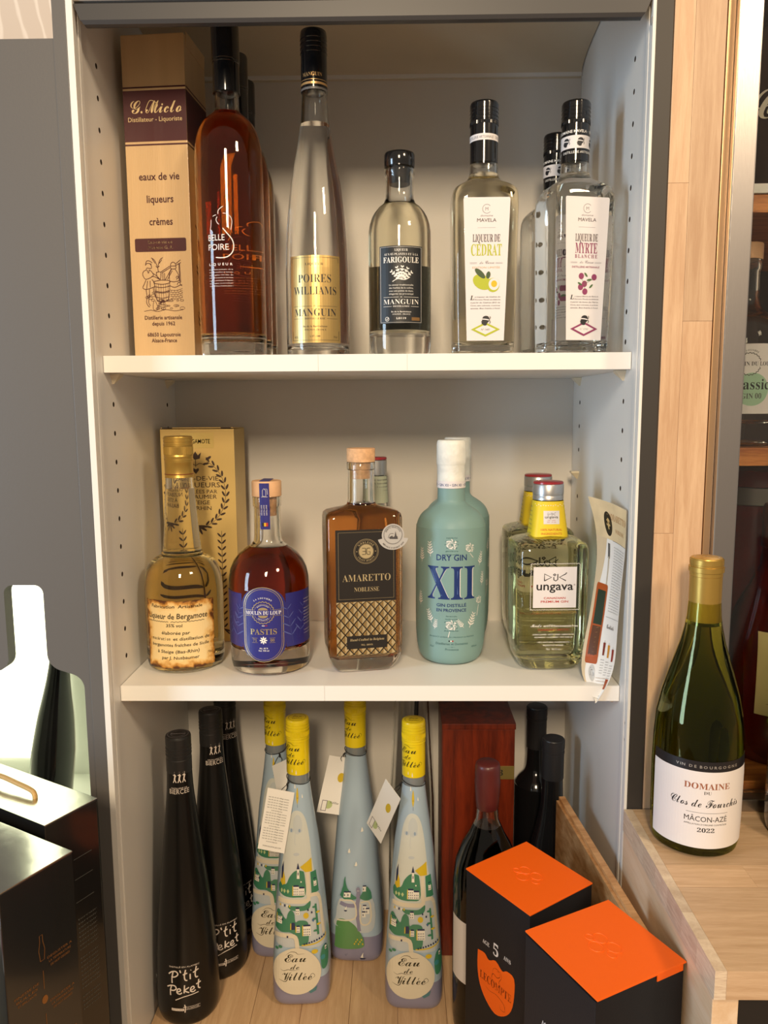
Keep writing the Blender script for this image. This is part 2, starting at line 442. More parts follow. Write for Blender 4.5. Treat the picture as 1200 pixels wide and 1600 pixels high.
def circle(x, y, r, n=12, ry=None): return [(x+r*math.cos(2*PI*i/n), y+(ry or r)*math.sin(2*PI*i/n)) for i in range(n)]
Z2, Z3, W, D = -.3911, -.8802, .6, .288

# ============================================================ the setting
def veined():
    m = bpy.data.materials.new('veined_wall'); m.use_nodes = True; nt = m.node_tree; b = nt.nodes['Principled BSDF']; N = nt.nodes.new; L = nt.links.new
    tc = N('ShaderNodeTexCoord'); mp = N('ShaderNodeMapping'); mp.inputs['Rotation'].default_value = (0, .6, 0); mp.inputs['Scale'].default_value = (9, 1, 3)
    wv = N('ShaderNodeTexWave'); wv.inputs['Scale'].default_value = 1.1; wv.inputs['Distortion'].default_value = 9; wv.inputs['Detail'].default_value = 3
    cr = N('ShaderNodeValToRGB'); cr.color_ramp.elements[0].position = .0; cr.color_ramp.elements[0].color = (*srgb('f2e6da'), 1)
    cr.color_ramp.elements[1].position = .12; cr.color_ramp.elements[1].color = (*srgb('dccdbf'), 1)
    L(tc.outputs['Object'], mp.inputs[0]); L(mp.outputs[0], wv.inputs[0]); L(wv.outputs[0], cr.inputs[0]); L(cr.outputs[0], b.inputs['Base Color']); b.inputs['Roughness'].default_value = .7
    return m
def structure(o): o['kind'] = 'structure'; return o
structure(box('floor', -2.2, 2.4, -3.2, .52, -1.62, -1.6, wood('shop_floor_wood', srgb('b98f66'), srgb('8d6542'), grain=(1, 10, 1)), bev=0))
structure(box('wall_back', -2.2, 2.4, .52, .56, -1.6, 1.6, veined(), bev=0))

cab = thing('cabinet', 'tall open white shelving cabinet with drilled side walls and a rolled-up grey shutter', 'cabinet', (0, 0, 0))
def side(name, x, sgn):
    """drilled side wall; the holes are real openings in its inner skin"""
    holes = []
    for k in range(22):
        z = .3202-.0341*k
        for y in (.0265, .2455):
            if any(a-.011 < z < b+.011 for a, b in ((-.019, 0), (Z2-.019, Z2))): continue
            holes.append(circle(y, z, .0031))
    V, F = curve_plate('p', [(-.027, -1.0), (D, -1.0), (D, .47), (-.027, .47)], holes, .006, WHITE)
    fs = [([(x - sgn*(.003 - pz) if sgn > 0 else x + .003 + pz, px, py) for px, py, pz in V], F if sgn > 0 else F, 0)]
    inner = [1 if len({round(V[k][2], 4) for k in q}) > 1 and all(-.02 < V[k][0] < D-.01 and -.99 < V[k][1] < .46 for k in q) else 0 for q in F]
    o = mk(name, *mgroup(fs)[:2], [WHITE, mat('particle_board_brown', srgb('3a2c22'), .9)], cab, smooth=False, mi=inner)
    bx0, bx1 = (x-.018, x-.0062) if sgn > 0 else (x+.0062, x+.018)
    box('side_backing', bx0, bx1, -.027, D+.006, -1.0, .47, mat('hole_brown', (.02, .016, .013), .9), cab, bev=0)
    for (a, b, h) in ((-.0425, -.0345, .0029), (-.0345, -.0275, .0012), (-.0275, -.020, .0024)):
        x0, x1 = (x-.004, x+h) if sgn > 0 else (x-h, x+.0004)
        box('shutter_track', x0, x1, a, b, -1.0, .36, WHITE, cab, bev=.0005)
    return o
side('side_panel', 0, 1); side('side_panel', W, -1)
box('back_panel', -.0175, W+.0175, D+.0065, D+.012, -1.0, .47, BACKW, cab, bev=0); box('back_panel', 0.0001, W-.0001, D, D+.006, -.91, .404, BACKW, cab, bev=0)
box('pilaster', -.0185, -.0041, -.0425, -.028, -1.3, .5, GREY, cab, bev=.0006)
box('pilaster', W+.0005, W+.018, -.0425, -.028, -1.3, .5, CHAR, cab, bev=.0006)
# curved top panel: level, then bending down to the back panel
arc_ = [(-.02, .434), (.06, .434), (.16, .433), (.20, .4305), (.232, .427), (.262, .4215), (.278, .415), (.285, .408), (.2875, .402)]
arc_ = catmull(arc_, 3); V = []; F = []
for y, z in arc_: V += [(.0012, y, z), (W-.0012, y, z)]
for y, z in arc_: V += [(.0012, y+.004, z+.006), (W-.0012, y+.004, z+.006)]
n = len(arc_)
for i in range(n-1): F += [(2*i, 2*i+1, 2*i+3, 2*i+2), (2*n+2*i, 2*n+2*i+2, 2*n+2*i+3, 2*n+2*i+1), (2*i, 2*i+2, 2*n+2*i+2, 2*n+2*i), (2*i+1, 2*n+2*i+1, 2*n+2*i+3, 2*i+3)]
F += [(0, 2*n, 2*n+1, 1), (2*n-2, 2*n-1, 4*n-1, 4*n-2)]
mk('top_panel', V, F, mat('top_panel_beige', srgb('c9bda6'), .55, bump=.1, bscale=200, var=.05, vscale=8), cab)
# end slat of the rolled up shutter, with slats going up above it
def slat(z0, z1, m, name):
    prof = [(-.033, z0), (-.0385, z0+.0005), (-.0405, z0+.004), (-.0405, z1-.003), (-.036, z1), (-.026, z1), (-.0245, z0+.003)]
    V = []; x0, x1 = .0032, W-.0032; c = .010 if name == 'end_slat' else 0
    for xx, s in ((x0, 1), (x1, -1)):
        for y, z in prof: V.append((xx+s*c*max(0, 1-(z-z0)/.012), y, z))
    k = len(prof); F = [tuple(range(k)), tuple(range(2*k-1, k-1, -1))]+[(i, k+i, k+(i+1) % k, (i+1) % k) for i in range(k)]
    return mk(name, V, F, m, cab, smooth=False)
slat(.3335, .3560, DGREY, 'end_slat'); slat(.3563, .372, mat('shutter_slat_grey', srgb('8b8680'), .4), 'shutter_slat'); slat(.3723, .396, MC['shutter_slat_grey'], 'shutter_slat')
for k in range(4): slat(.3963+.0245*k, .4203+.0245*k, MC['shutter_slat_grey'], 'shutter_slat')  # unseen further slats, added to stop light leaking in over the shutter
box('top_light_stop', -.018, W+.018, -.028, D+.006, .5, .518, WHITE, cab, bev=0)  # unseen cover, added to keep light out above the shutter
box('back_light_stop', .0005, W-.0005, D-.004, D+.006, .4045, .4995, WHITE, cab, bev=0)  # unseen wall of the housing, added to block the same light leak
# bottom board of oak staves
for i in range(9):
    x0 = .0015+i*.0664; x1 = min(x0+.0660, .5955)
    box('floor_stave', x0, x1, -.32, D-.001, Z3-.022, Z3, OAKY, cab, bev=.0005)
for p in ((.0, .20, -.655), (.0, .082, -.838)):
    mk('screw_cover', *loft([(0, .0035, .0035, 2), (.001, .003, .003, 2)], 12), mat('cover_cap', (.8, .78, .72), .4), cab, loc=p).rotation_euler = (0, PI/2, 0)
for z in (-.425, -.445, -.6, -.66): mk('screw_cover', *loft([(0, .002, .002, 2), (.0006, .0016, .0016, 2)], 12), ALU, cab, loc=(W-.0012, -.031, z)).rotation_euler = (0, -PI/2, 0)
for z in (.33,): mk('screw_cover', *loft([(0, .0042, .0042, 2), (.0008, .003, .003, 2)], 12), mat('cap_greyish', (.4, .38, .36), .4), cab, loc=(W-.003, -.0385, z)).rotation_euler = (0, -PI/2, 0)
# clear plastic shelf pegs
PEG = mat('ivory_plastic', srgb('e4d9bf'), .3)
for z in (-.019, Z2-.019, -.158+.004):
    for x, s in ((0, 1), (W, -1)):
        for y in ((.0265, .2455) if z > -.1 or z < -.3 else (.2455,)):
            if z > -.3 and z < -.1 and s > 0: continue
            b = .011
            V = [(x, y-.007, z-.0003), (x+s*b, y-.007, z-.0003), (x+s*b, y+.007, z-.0003), (x, y+.007, z-.0003), (x, y-.007, z-.0025), (x+s*b, y-.007, z-.0025), (x+s*b, y+.007, z-.0025), (x, y+.007, z-.0025), (x, y, z-.012), (x+s*.002, y, z-.012)]
            F = [(0, 3, 2, 1), (0, 1, 5, 4), (1, 2, 6, 5), (2, 3, 7, 6), (4, 5, 9, 8), (5, 6, 9), (6, 7, 8, 9), (3, 0, 4, 7), (4, 8, 7)]
            mk('shelf_peg', V, F, PEG, cab, smooth=False)
def shelf(z, lab, joints):
    t = thing('shelf', lab, 'shelf', (W/2, 0, z-.019))
    box('board', -W/2+.0008, W/2-.0008, .0008, D-.001, 0, .019, SHELFW, t, bev=.0003)
    xs = [-W/2+.0004]+[j-W/2 for j in joints]+[W/2-.0004]
    for a, b in zip(xs, xs[1:]): box('edge_strip', a, b-.0003, -.0006, .0008, .0001, .0189, SHELFW, t, bev=.0002)
shelf(0, 'upper white shelf board carrying the liqueur bottles and tall gift box', (.246, .347))
shelf(Z2, 'lower white shelf board under the blue, amber and teal bottles', (.247,))

# ---- grey display unit on the left with its bottle-shaped cut-out
un = thing('display_unit', 'grey display unit with a glowing bottle-shaped cut-out at the left', 'cabinet', (-.5, 0, -1.3))
o_ = Vector((.5, 0, 1.3))
def fillet(P, n=6):
    out = []
    for i, (x, y, r) in enumerate(P):
        a = Vector(P[i-1][:2]); b = Vector((x, y)); c = Vector(P[(i+1) % len(P)][:2])
        if r == 0: out.append((x, y)); continue
        d1 = (a-b).normalized(); d2 = (c-b).normalized(); ang = d1.angle(d2); t = r/math.tan(ang/2); p1 = b+d1*t; p2 = b+d2*t
        ce = b+(d1+d2).normalized()*(r/math.sin(ang/2)); a1 = math.atan2(p1.y-ce.y, p1.x-ce.x); a2 = math.atan2(p2.y-ce.y, p2.x-ce.x); da = (a2-a1+PI) % (2*PI)-PI
        out += [(ce.x+r*math.cos(a1+da*k/n), ce.y+r*math.sin(a1+da*k/n)) for k in range(n+1)]
    return out
hole = fillet([(-.1122, -.2576, .010), (-.1122, -.355, .016), (-.154, -.367, .018), (-.154, -.72, .008), (-.0262, -.72, .008), (-.0262, -.3665, .018), (-.0672, -.353, .020), (-.0672, -.2576, .010)])
V, F = curve_plate('p', [(-1.2, -1.3), (-.0187, -1.3), (-.0187, .3200), (-1.2, .3200)], [hole], .018, GREY)
mk('front_panel', [(x+.5, -.032-z, y+1.3) for x, y, z in V], F, GREY, un, ang=30)
LB = mat('light_box_white', (.9, .92, .86), .5)
def ub(name, *a, m=LB, **k):
    a = list(a); a[0] += .5; a[1] += .5; a[4] += 1.3; a[5] += 1.3
    return box(name, *a, m, un, bev=0, **k)
ub('light_box_wall', -.56, -.0205, .47, .48, -.74, .2); ub('light_box_wall', -.0225, -.0205, -.02, .47, -.74, .2); ub('light_box_wall', -.57, -.56, -.02, .48, -.74, .2)
ub('light_box_wall', -.56, -.0225, -.0225, .47, .2, .21); ub('light_box_floor', -.56, -.0225, -.02, .47, -.745, -.735)
em = bpy.data.materials.new('led_strip_light'); em.use_nodes = True; eb = em.node_tree.nodes['Principled BSDF']; eb.inputs['Emission Color'].default_value = (1, 1, .72, 1); eb.inputs['Emission Strength'].default_value = 2.8; eb.inputs['Base Color'].default_value = (.9, .9, .7, 1)
ub('light_panel', -.545, -.270, .464, .469, -.70, .18, m=em)
ub('unit_side', -.0203, -.0188, -.02, .5, -1.3, .3199, m=GREY); ub('unit_top', -1.2, -.0205, -.02, .5, .30, .3199, m=GREY); ub('unit_side', -1.2, -1.18, -.02, .5, -1.3, .30, m=GREY)

# ---- glazed oak cabinet on the right
gc = thing('glass_cabinet', 'glazed display cabinet with oak post and aluminium door frame at the right', 'cabinet', (.9, 0, -.524))
def gb(name, x0, x1, y0, y1, z0, z1, m, bev=.0008): return box(name, x0-.9, x1-.9, y0, y1, z0+.524, z1+.524, m, gc, bev)
for x0, x1, cuts in ((.6188, .6400, (-.5235, -.20, .17, .50)), (.6402, .6715, (-.5235, .029, .50))):
    for a, b in zip(cuts, cuts[1:]): gb('post_stave', x0, x1, -.0435, -.018, a+.0001, b-.0001, OAKV, .0004)
gb('post_core', .6188, .6715, -.0175, .40, -.5235, .5, OAKV)
gb('door_edge', .6735, .6815, -.0415, -.022, -.5235, .5, mat('oak_reflection_metal', srgb('c8a37c'), .35, .7))  # metal door side, the oak's reflection painted in as a tan tint
gb('door_frame', .6818, .7055, -.0500, -.022, -.508, .5, ALU, .0012)
gb('door_frame', .6818, 1.3, -.0500, -.022, -.5235, -.509, ALU, .0012)
gb('frame_bead', .6812, .6824, -.0512, -.0495, -.5235, .5, mat('polished_edge', (.9, .9, .92), .15, 1), 0)
gb('glass_pane', .7058, 1.3, -.034, -.030, -.5085, .5, glassm('pane_glass', (.96, .97, .96), 0, 1.45), 0)
gb('inner_wall', .6717, .69, -.02, .40, -.5235, .5, mat('dark_brown_lining', srgb('3a2416'), .6)); gb('inner_back', .6717, 1.3, .385, .40, -.5235, .5, MC['dark_brown_lining'])
gb('hinge', .7056, .7076, -.044, -.034, -.200, -.182, ALU)
OAKD = wood('amber_oak_shelf', srgb('c98443'), srgb('955322'), grain=(1.2, 14, 14))
gb('inner_shelf', .6905, 1.3, .0, .384, .1495, .1685, OAKD); gb('inner_shelf', .6905, 1.3, .0, .384, -.1290, -.1085, OAKD); gb('inner_shelf', .6905, 1.3, -.0205, .384, -.5235, -.500, OAKD)
gb('shelf_lip', .6905, 1.3, -.0035, .0, .1690, .1790, SHELFW)
# ---- oak counter
ct = thing('counter', 'oak butcher-block counter with light side panel under the white wine bottle', 'counter', (.8, -.17, -1.6))
def cb(name, x0, x1, y0, y1, z0, z1, m, bev=.0008): return box(name, x0-.8, x1-.8, y0+.17, y1+.17, z0+1.6, z1+1.6, m, ct, bev)
ys = [-.3075, -.268, -.231, -.192, -.156, -.118, -.080, -.0440]
for i, (a, b) in enumerate(zip(ys, ys[1:])):
    xs = [.6065]+[.6065+R.uniform(.06, .3)]+[1.4]
    if i % 2: xs.insert(2, xs[1]+.25)
    for p, q in zip(xs, xs[1:]): cb('top_stave', p, q-.0001, a, b-.0001, -.550, -.524, OAK, .0003)
for a, b in zip(ys, ys[1:]): cb('end_stave', .5965, .6064, a, b-.0001, -.550, -.524, OAKE, .0003)
cb('top_core', .6190, 1.4, -.0438, .40, -.550, -.5245, OAK)
cb('side_board', .5972, .6190, -.3035, -.0440, -1.5995, -.5505, OAKS); cb('rail', .6192, 1.4, -.10, -.0610, -.5800, -.5505, OAK)
cb('inner_board', .6195, 1.4, -.06, -.0440, -1.5995, -.5505, mat('dark_niche', srgb('2a2a2c'), .6))
cb('shelf_core', .6195, 1.4, -.28, -.0605, -1.0, -.98, OAK)

# ---- low display table at the far left, carrying the black gift boxes
dt = thing('display_table', 'pale display table top under the glossy black gift boxes', 'table', (-.45, -.4, -1.6))
box('table_top', -.45, .4480, -.35, .354, .700, .7195, mat('pale_lacquer', srgb('d8cfa8'), .3, coat=.4), dt, bev=.002)
for x in (-.42, .43):
    for y in (-.32, .32): box('leg', x-.02, x+.02, y-.02, y+.02, .0005, .6998, GREY, dt)

# ============================================================ upper shelf
def cyl_band(root, name, z0, z1, r, m, n=64): return mk(name, *loft(S([(z0, r-.0003), (z0, r), (z1, r), (z1, r-.0003)]), n, False, False), m, root)
# ---- tall kraft gift box of the distillery
KRAFT = mat('ribbed_kraft_card', srgb('d3b386'), .45, coat=.2, bump=.25, bscale=60, stretch=(24, 24, .4), var=.07, vscale=2)
PLUM = mat('plum_print', srgb('4a1c22'), .35, coat=.4)
CREAMK = mat('cream_print', srgb('e9cf9a'), .5)
gx = thing('gift_box', 'tall kraft and plum gift box lettered with spirits and a cooper drawing at left', 'box', (.0108, .0800, 0.0005), -.075)
gw, gd, gh = .0765, .0765, .3745
box('carton', 0, gw, 0, gd, 0, gh, KRAFT, gx, bev=.0006)
box('lid_flap', .0005, gw-.0005, .0004, gd-.0005, gh+.0006, gh+.0018, KRAFT, gx, bev=.0003, rot=(.03, 0, 0))
box('side_flap', gw+.0001, gw+.0009, .006, gd-.002, gh-.012, gh+.004, KRAFT, gx, bev=.0002, rot=(0, .05, 0))
def boxmap(ox, z0=0): return lambda x, z, l: (ox+x, -l, z0+z)
p = Print(); cx = gw/2
# front print, heights from the bottom
p.rect(0, .2555, gw, .3130, PLUM); p.rect(0, .2510, gw, .2528, PLUM); p.rect(0, .3155, gw, .3172, PLUM)
p.text('G.', .016, .2875, .016, CREAMK, 'bscript', w=.0145); p.text('Miclo', .049, .2875, .0155, CREAMK, 'bscript', w=.044)
p.line([(.027, .291), (.033, .3015), (.042, .297), (.038, .290)], .0007, CREAMK, sm=5)
p.text('Distillateur - Liquoriste', cx, .2780, .0052, CREAMK, w=.066)
for t, z, wide in (('eaux de vie', .2115, .050), ('liqueurs', .1855, .033), ('crèmes', .1595, .029)): p.text(t, cx+.002, z, .0085, PLUM, 'bold', w=wide)
p.rect(.0065, .1285, .0705, .1440, PLUM, .002); p.text('Eau-de-vie de', cx, .1378, .0037, CREAMK, w=.030); p.text('Mirabelle G. R.', cx, .1315, .0037, CREAMK, w=.031)
for t, z, wide in (('Distillerie artisanale', .0480, .047), ('depuis 1962', .0408, .029), ('68650 Lapoutroie', .0275, .042), ('Alsace-France', .0205, .032)): p.text(t, cx, z, .0046, PLUM, 'bold', w=wide)
# the cooper at his tub and still (line drawing)
ox, oz, k = .0135, .0575, .0000860
def G(*q): return [(ox+(x-270)*k, oz+(845-y)*k*1.03) for x, y in q]
L1 = .0007
for q in (G((330,215),(335,190),(350,165),(385,165),(420,185),(425,195)), G((325,225),(345,200),(390,200),(415,215)), G((395,205),(415,235),(412,262),(385,265),(350,258),(335,280)),
          G((340,285),(300,300),(280,340),(300,390),(325,410)), G((325,410),(380,395),(440,355),(405,300),(375,285)), G((350,285),(365,330),(380,290)), G((425,330),(470,355),(530,410)), G((410,370),(460,380),(520,412)),
          G((325,420),(300,470),(275,525),(330,545),(420,520),(450,500),(430,430),(410,415)), G((350,430),(340,480),(330,540)), G((385,430),(385,520)), G((320,548),(330,640),(320,720),(345,770),(365,780)), G((370,545),(365,640),(350,720),(375,765)), G((425,520),(440,600),(460,660)),
          G((415,125),(455,150),(485,205),(500,245)), G((585,125),(545,150),(520,205),(510,245)), G((430,140),(470,200)), G((570,150),(530,200)), G((480,235),(500,255),(530,235)), G((505,255),(512,315)),
          G((480,320),(545,318),(540,405),(525,412),(495,385),(480,320)), G((445,440),(550,425),(670,435),(660,465),(560,480),(450,465),(445,440)), G((445,445),(455,570),(475,690),(550,710),(640,690),(665,560),(670,440)), G((450,510),(560,525),(668,505)), G((455,570),(560,585),(665,565)), G((460,585),(560,598),(664,580)), G((468,650),(555,668),(650,648)), G((475,700),(550,722),(640,700)),
          G((545,318),(680,240)), G((560,330),(685,260)), G((770,210),(840,160)), G((775,230),(845,195)), G((600,330),(600,420)), G((575,330),(575,420)), G((610,420),(700,280)), G((640,420),(715,300)),
          G((690,245),(700,205),(730,188),(760,205),(770,245),(765,275),(700,275),(690,245)), G((690,240),(768,240)), G((705,280),(670,350),(672,440)), G((755,280),(800,350),(810,430)), G((670,440),(740,450),(815,435)), G((815,210),(820,460),(850,505)), G((825,210),(832,460)),
          G((670,500),(740,525),(810,500),(850,490)), G((765,400),(780,375),(800,390),(770,420)), G((780,490),(795,460),(820,465))): p.line(q, L1, PLUM, sm=3)
for i in range(6): p.line(G((470+i*35, 480), (480+i*32, 700)), .00035, PLUM)
for r0 in range(5):
    y = 545+r0*28; p.line(G((672, y+12), (760, y+22), (855, y-4)), .0004, PLUM, sm=3)
    for c in range(4): x = 690+c*45+(r0 % 2)*20; p.line(G((x, y+14), (x, y+38)), .0004, PLUM)
for i in range(34):
    x = R.uniform(285, 850); y = R.choice((700, 735, 770, 805)) if x > 450 else R.uniform(590, 800)
    rr = R.uniform(12, 30); p.line(G(*[(x+rr*1.3*math.cos(a), y+rr*.6*math.sin(a)) for a in [i*PI/4 for i in range(8)]]), .0004, PLUM, close=True)
p.line(G((280,840),(380,825),(480,845),(600,820),(720,840),(855,825)), .0005, PLUM, sm=3); p.line(G((430,700),(415,760),(420,820),(470,825),(480,780),(450,700)), .0005, PLUM, sm=3)
p.build('front_print', boxmap(0), gx)
p = Print(); p.rect(0, .2555, gd, .3130, PLUM); p.rect(0, .2510, gd, .2528, PLUM); p.rect(0, .3155, gd, .3172, PLUM)
for i, ch in enumerate('G. Miclo'): p.text(ch, .034, .050+i*.018, .020, PLUM, 'bscript', rot=PI/2)
p.build('side_print', lambda x, z, l: (gw+l, x, z), gx)

# ---- amber pear liqueur bottles
BELLE = S([(0, .0372), (.004, .0384), (.02, .0388), (.10, .0390), (.19, .0392), (.225, .0390), (.238, .0382), (.248, .0366), (.257, .0338), (.265, .0295), (.271, .0235), (.2755, .0178), (.2790, .0148), (.283, .0140), (.300, .0138), (.3035, .0138), (.3040, .0150), (.335, .0150)])
AMB = liquid('amber_liqueur', (.90, .64, .05), 44)
def belle():
    t = thing('liqueur_bottle', '', 'bottle', group='amber pear liqueur bottles in a row')
    sf = glass_bottle(t, BELLE, .2770, AMB, base=.0225)
    screw_cap(t, .2985, .3735, .0157, BLACK, rings=((.2985, .331, -.0004), (.3335, .3705, .0003)), name='capsule')
    p = Print(); m = WINK
    def q(*P): return [(-.0195+(x-200)*.0000710*1.0, .1655-(y-120)*.0000640*1.0) for x, y in P]
    for c, wd in ((q((475,120),(420,160),(392,200),(392,250)), .0007), (q((300,285),(330,268),(358,265)), .0006), (q((375,295),(355,340),(372,395),(402,425)), .0007), (q((470,235),(530,250),(590,300),(608,380),(590,490),(585,520)), .0006),
                  (q((265,340),(262,420),(250,490),(240,520)), .0006), (q((460,490),(520,570),(600,680),(625,790),(600,900),(520,980),(420,998),(330,988)), .0011)): p.line(c, wd, m, sm=6, taper=False)
    p.text('BELLE', -.0093, .1285, .0068, m, w=.0200, st='sans'); p.text('POIRE', -.0072, .1180, .0068, m, w=.0245)
    p.text('LIQUEUR', -.0052, .1010, .0027, m, 'bold', w=.0280, sp=1.6)
    p.para(['Un arôme puissant, de la', 'douceur de la Poire en harmonie', 'au Cognac. Un nez, de', 'l’amande en bouche et une finale', 'ronde et aromatique. À déguster', 'sec, en glace, ou en cocktail !', 'Osez la Poire, l’intense plaisir !'], -.0052, .0960, .0012, m, .00305, w=.0285)
    p.build('print', sf, t, cut=.003)
    return t
b0 = belle(); b0.location = (.1395, .055, .0005); b0.rotation_euler = (0, 0, 0); b0['label'] = 'foremost of the three amber pear liqueur bottles beside the kraft gift box'
dup(b0, (.1345, .1345, .0005), .3, 'middle one of the three amber pear liqueur bottles, half hidden behind the foremost')
dup(b0, (.1290, .2150, .0005), -.4, 'rearmost of the three amber pear liqueur bottles, only its right edge showing')

# ---- tall flute of pear brandy with a gold label
FLUTE = S([(0, .0358), (.004, .0370), (.03, .0372), (.0951, .0370), (.1243, .0360), (.1533, .0340), (.1749, .0318), (.1963, .0290), (.2162, .0250), (.2416, .0200), (.2668, .0162), (.29, .0147), (.2965, .0142), (.330, .0142)])
CLEARL = liquid('clear_spirit', (.99, .96, .88), 1.2)
fl = thing('brandy_bottle', 'tall slender clear pear brandy bottle with gold label and black capsule', 'bottle', (.2416, .050, .0005))
sf = glass_bottle(fl, FLUTE, .262, CLEARL, base=.010)
screw_cap(fl, .2965, .3625, .0150, BLACK, rings=((.337, .3395, .0004), (.342, .3445, .0004), (.347, .3495, .0004), (.352, .358, .0004)), name='capsule', knurls=())
p = Print(); p.rect(-.05, .3020, .05, .3045, mat('tan_gold_ring', srgb('c9a06a'), .35, .6)); p.rect(-.05, .3066, .05, .3072, MC['tan_gold_ring']); p.text('MANGUIN', -.001, .3105, .0040, MC['tan_gold_ring'], 'serifb', w=.024)
p.rect(-.047, .2966, .047, .2990, GREY)
p.build('capsule_print', Surf(S([(.29, .01502), (.35, .01502)])), fl, cut=.002)
def label_part(name, root, sf, P0, P1=None, cut=.003, cutz=.007):
    a = P0.build(name, sf, root, cut=cut, cutz=cutz if cut else 0)
    if P1 is not None: P1.build('lettering', sf, a, cut=cut)
    return a
p = Print(); p.rect(-.0315, .0135, .0315, .1110, GOLD)
q = Print(); q.l = .0004; q.frame(-.0292, .0165, .0292, .1085, .0006, INK)
q.text('LIQUEUR', 0, .1000, .0026, INK, 'serif', w=.021); q.text('POIRES', 0, .0810, .0092, INK, 'serif', w=.039); q.text('WILLIAMS', 0, .0675, .0092, INK, 'serif', w=.052)
q.text('m', 0, .0540, .0022, INK); q.line([(-.027, .0545), (-.003, .0545)], .0003, INK); q.line([(.003, .0545), (.027, .0545)], .0003, INK)
q.text('MANGUIN', 0, .0435, .0085, INK, 'serif', w=.051); q.text('DISTILLERIE', 0, .0397, .0020, INK, 'serif', w=.024); q.line([(-.027, .0407), (-.014, .0407)], .0003, INK); q.line([(.014, .0407), (.027, .0407)], .0003, INK)
q.text('Ile de la Barthelasse', 0, .0310, .0022, INK, w=.028); q.text('AVIGNON, FRANCE', 0, .0272, .0020, INK, 'serif', w=.026); q.text('L 07 - 048', 0, .0200, .0020, INK, 'bold'); q.text('45%', -.024, .0190, .0022, INK); q.text('70cl', .024, .0190, .0022, INK)
label_part('label', fl, sf, p, q)

# ---- thyme liqueur with black label
FARI = S([(0, .0355), (.004, .0367), (.03, .0367), (.1162, .0367), (.1416, .0364), (.150, .0352), (.1575, .0328), (.1632, .0297), (.1696, .0245), (.1735, .0192), (.1790, .0166), (.185, .0161), (.2024, .0160), (.2050, .0163), (.2065, .0174), (.2123, .0174), (.2132, .0168)])
PALEY = liquid('pale_yellow_liqueur', (.93, .86, .50), 9)
fa = thing('liqueur_bottle', 'short round pale yellow thyme liqueur bottle with black label and black stopper', 'bottle', (.3390, .050, .0005), .04, None)
sf = glass_bottle(fa, FARI, .1712, PALEY, base=.024, t=.0032)
screw_cap(fa, .2134, .2300, .0176, BLACK, rings=((.2160, .2280, .0002),), name='stopper')
mk('stopper_core', *loft(S([(.195, .0122), (.2133, .0126)]), 32), BLACKM, fa)
NAVY = mat('black_blue_label', srgb('15191e'), .45)
p = Print(); p.rect(-.0262, .0345, .0262, .1205, NAVY)
q = Print(); q.l = .0004; q.frame(-.0248, .0358, .0248, .1192, .0004, WINK)
q.text('LIQUEUR', 0, .1145, .0027, WINK, 'serif', w=.015); q.text('AUX 65 PLANTES ET À LA', 0, .1100, .0024, WINK, 'serif', w=.040); q.text('FARIGOULE', 0, .1020, .0062, WINK, 'serifb', w=.042)
for a in (60, 85, 110, 35, 140): q.sprig(0, .083, a, .014, WINK, n=4, lw=.6, leaf=.26)
q.line([(-.010, .081), (-.004, .084), (.004, .083), (.010, .086)], .0008, WINK, sm=3)
q.para(['La saveur traditionnelle', 'des herbes de la colline,', 'avec une pointe de thym,', 'élégante au provençal'], 0, .0765, .0017, WINK, .0033, w=.028)
q.text('m', 0, .0632, .0018, WINK); q.line([(-.021, .0638), (-.003, .0638)], .0003, WINK); q.line([(.003, .0638), (.021, .0638)], .0003, WINK)
q.text('MANGUIN', 0, .0560, .0056, WINK, 'serif', w=.042); q.text('DISTILLERIE', 0, .0528, .0017, WINK, 'serif', w=.019); q.line([(-.021, .0535), (-.011, .0535)], .0003, WINK); q.line([(.011, .0535), (.021, .0535)], .0003, WINK)
q.text('Ile de la Barthelasse', 0, .0468, .0017, WINK, w=.023); q.text('AVIGNON - FRANCE', 0, .0440, .0016, WINK, 'serif', w=.021); q.text('L0119', 0, .0392, .0021, WINK, 'bold', w=.011)
q.circ(-.0165, .0395, .0022, .0005, WINK); q.line([(-.0178, .0396), (-.0168, .0386), (-.0150, .0408)], .0006, WINK); q.rect(.012, .0378, .0225, .0415, mat('dim_brown_ink', srgb('7a5a30'), .6))
label_part('label', fa, sf, p, q)
p = Print(); P_ = 2*PI*.0367
p.rect(P_/2-.036, .030, P_/2+.036, .107, NAVY)
q = Print(); q.l = .0004; q.text('LIQUEUR', P_/2, .088, .005, WINK, 'serifb', w=.05); q.text('MANGUIN', P_/2, .046, .006, WINK, 'serif', w=.06)
label_part('back_label', fa, sf, p, q)

# ---- two square tapered Corsican liqueurs
MAV = [(0, .0330, .0330, 6), (.003, .0352, .0352, 6), (.05, .0360, .0360, 7), (.168, .0376, .0376, 7), (.178, .0374, .0374, 6), (.1840, .0362, .0362, 5), (.1885, .0330, .0330, 4), (.1922, .0280, .0280, 3), (.1965, .0215, .0215, 2.3), (.2010, .0180, .0180, 2), (.2064, .0165, .0165, 2), (.2163, .0160, .0160, 2), (.230, .0158, .0158, 2)]
CEDL = liquid('citron_liqueur', (.95, .83, .45), 9)
def moor(q, x, z, k, m):
    """profile head with a headband, a printed emblem"""
    def T(*P): return [(x+a*k, z+b*k) for a, b in P]
    q.poly(catmull(T((-28, -30), (-30, 5), (-22, 30), (0, 40), (24, 34), (34, 12), (28, -8), (14, -24), (8, -42), (-14, -44)), 3), m)
    q.poly(T((-38, -10), (-28, 0), (-28, -34), (-34, -30), (-32, -20)), m); q.line(T((-31, 12), (0, 10), (30, 4)), 9*k, PAPER, sm=3); q.line(T((32, 8), (42, 22), (38, 34)), 5*k, m, sm=3); q.line(T((32, 2), (42, -14), (34, -26)), 5*k, m, sm=3)
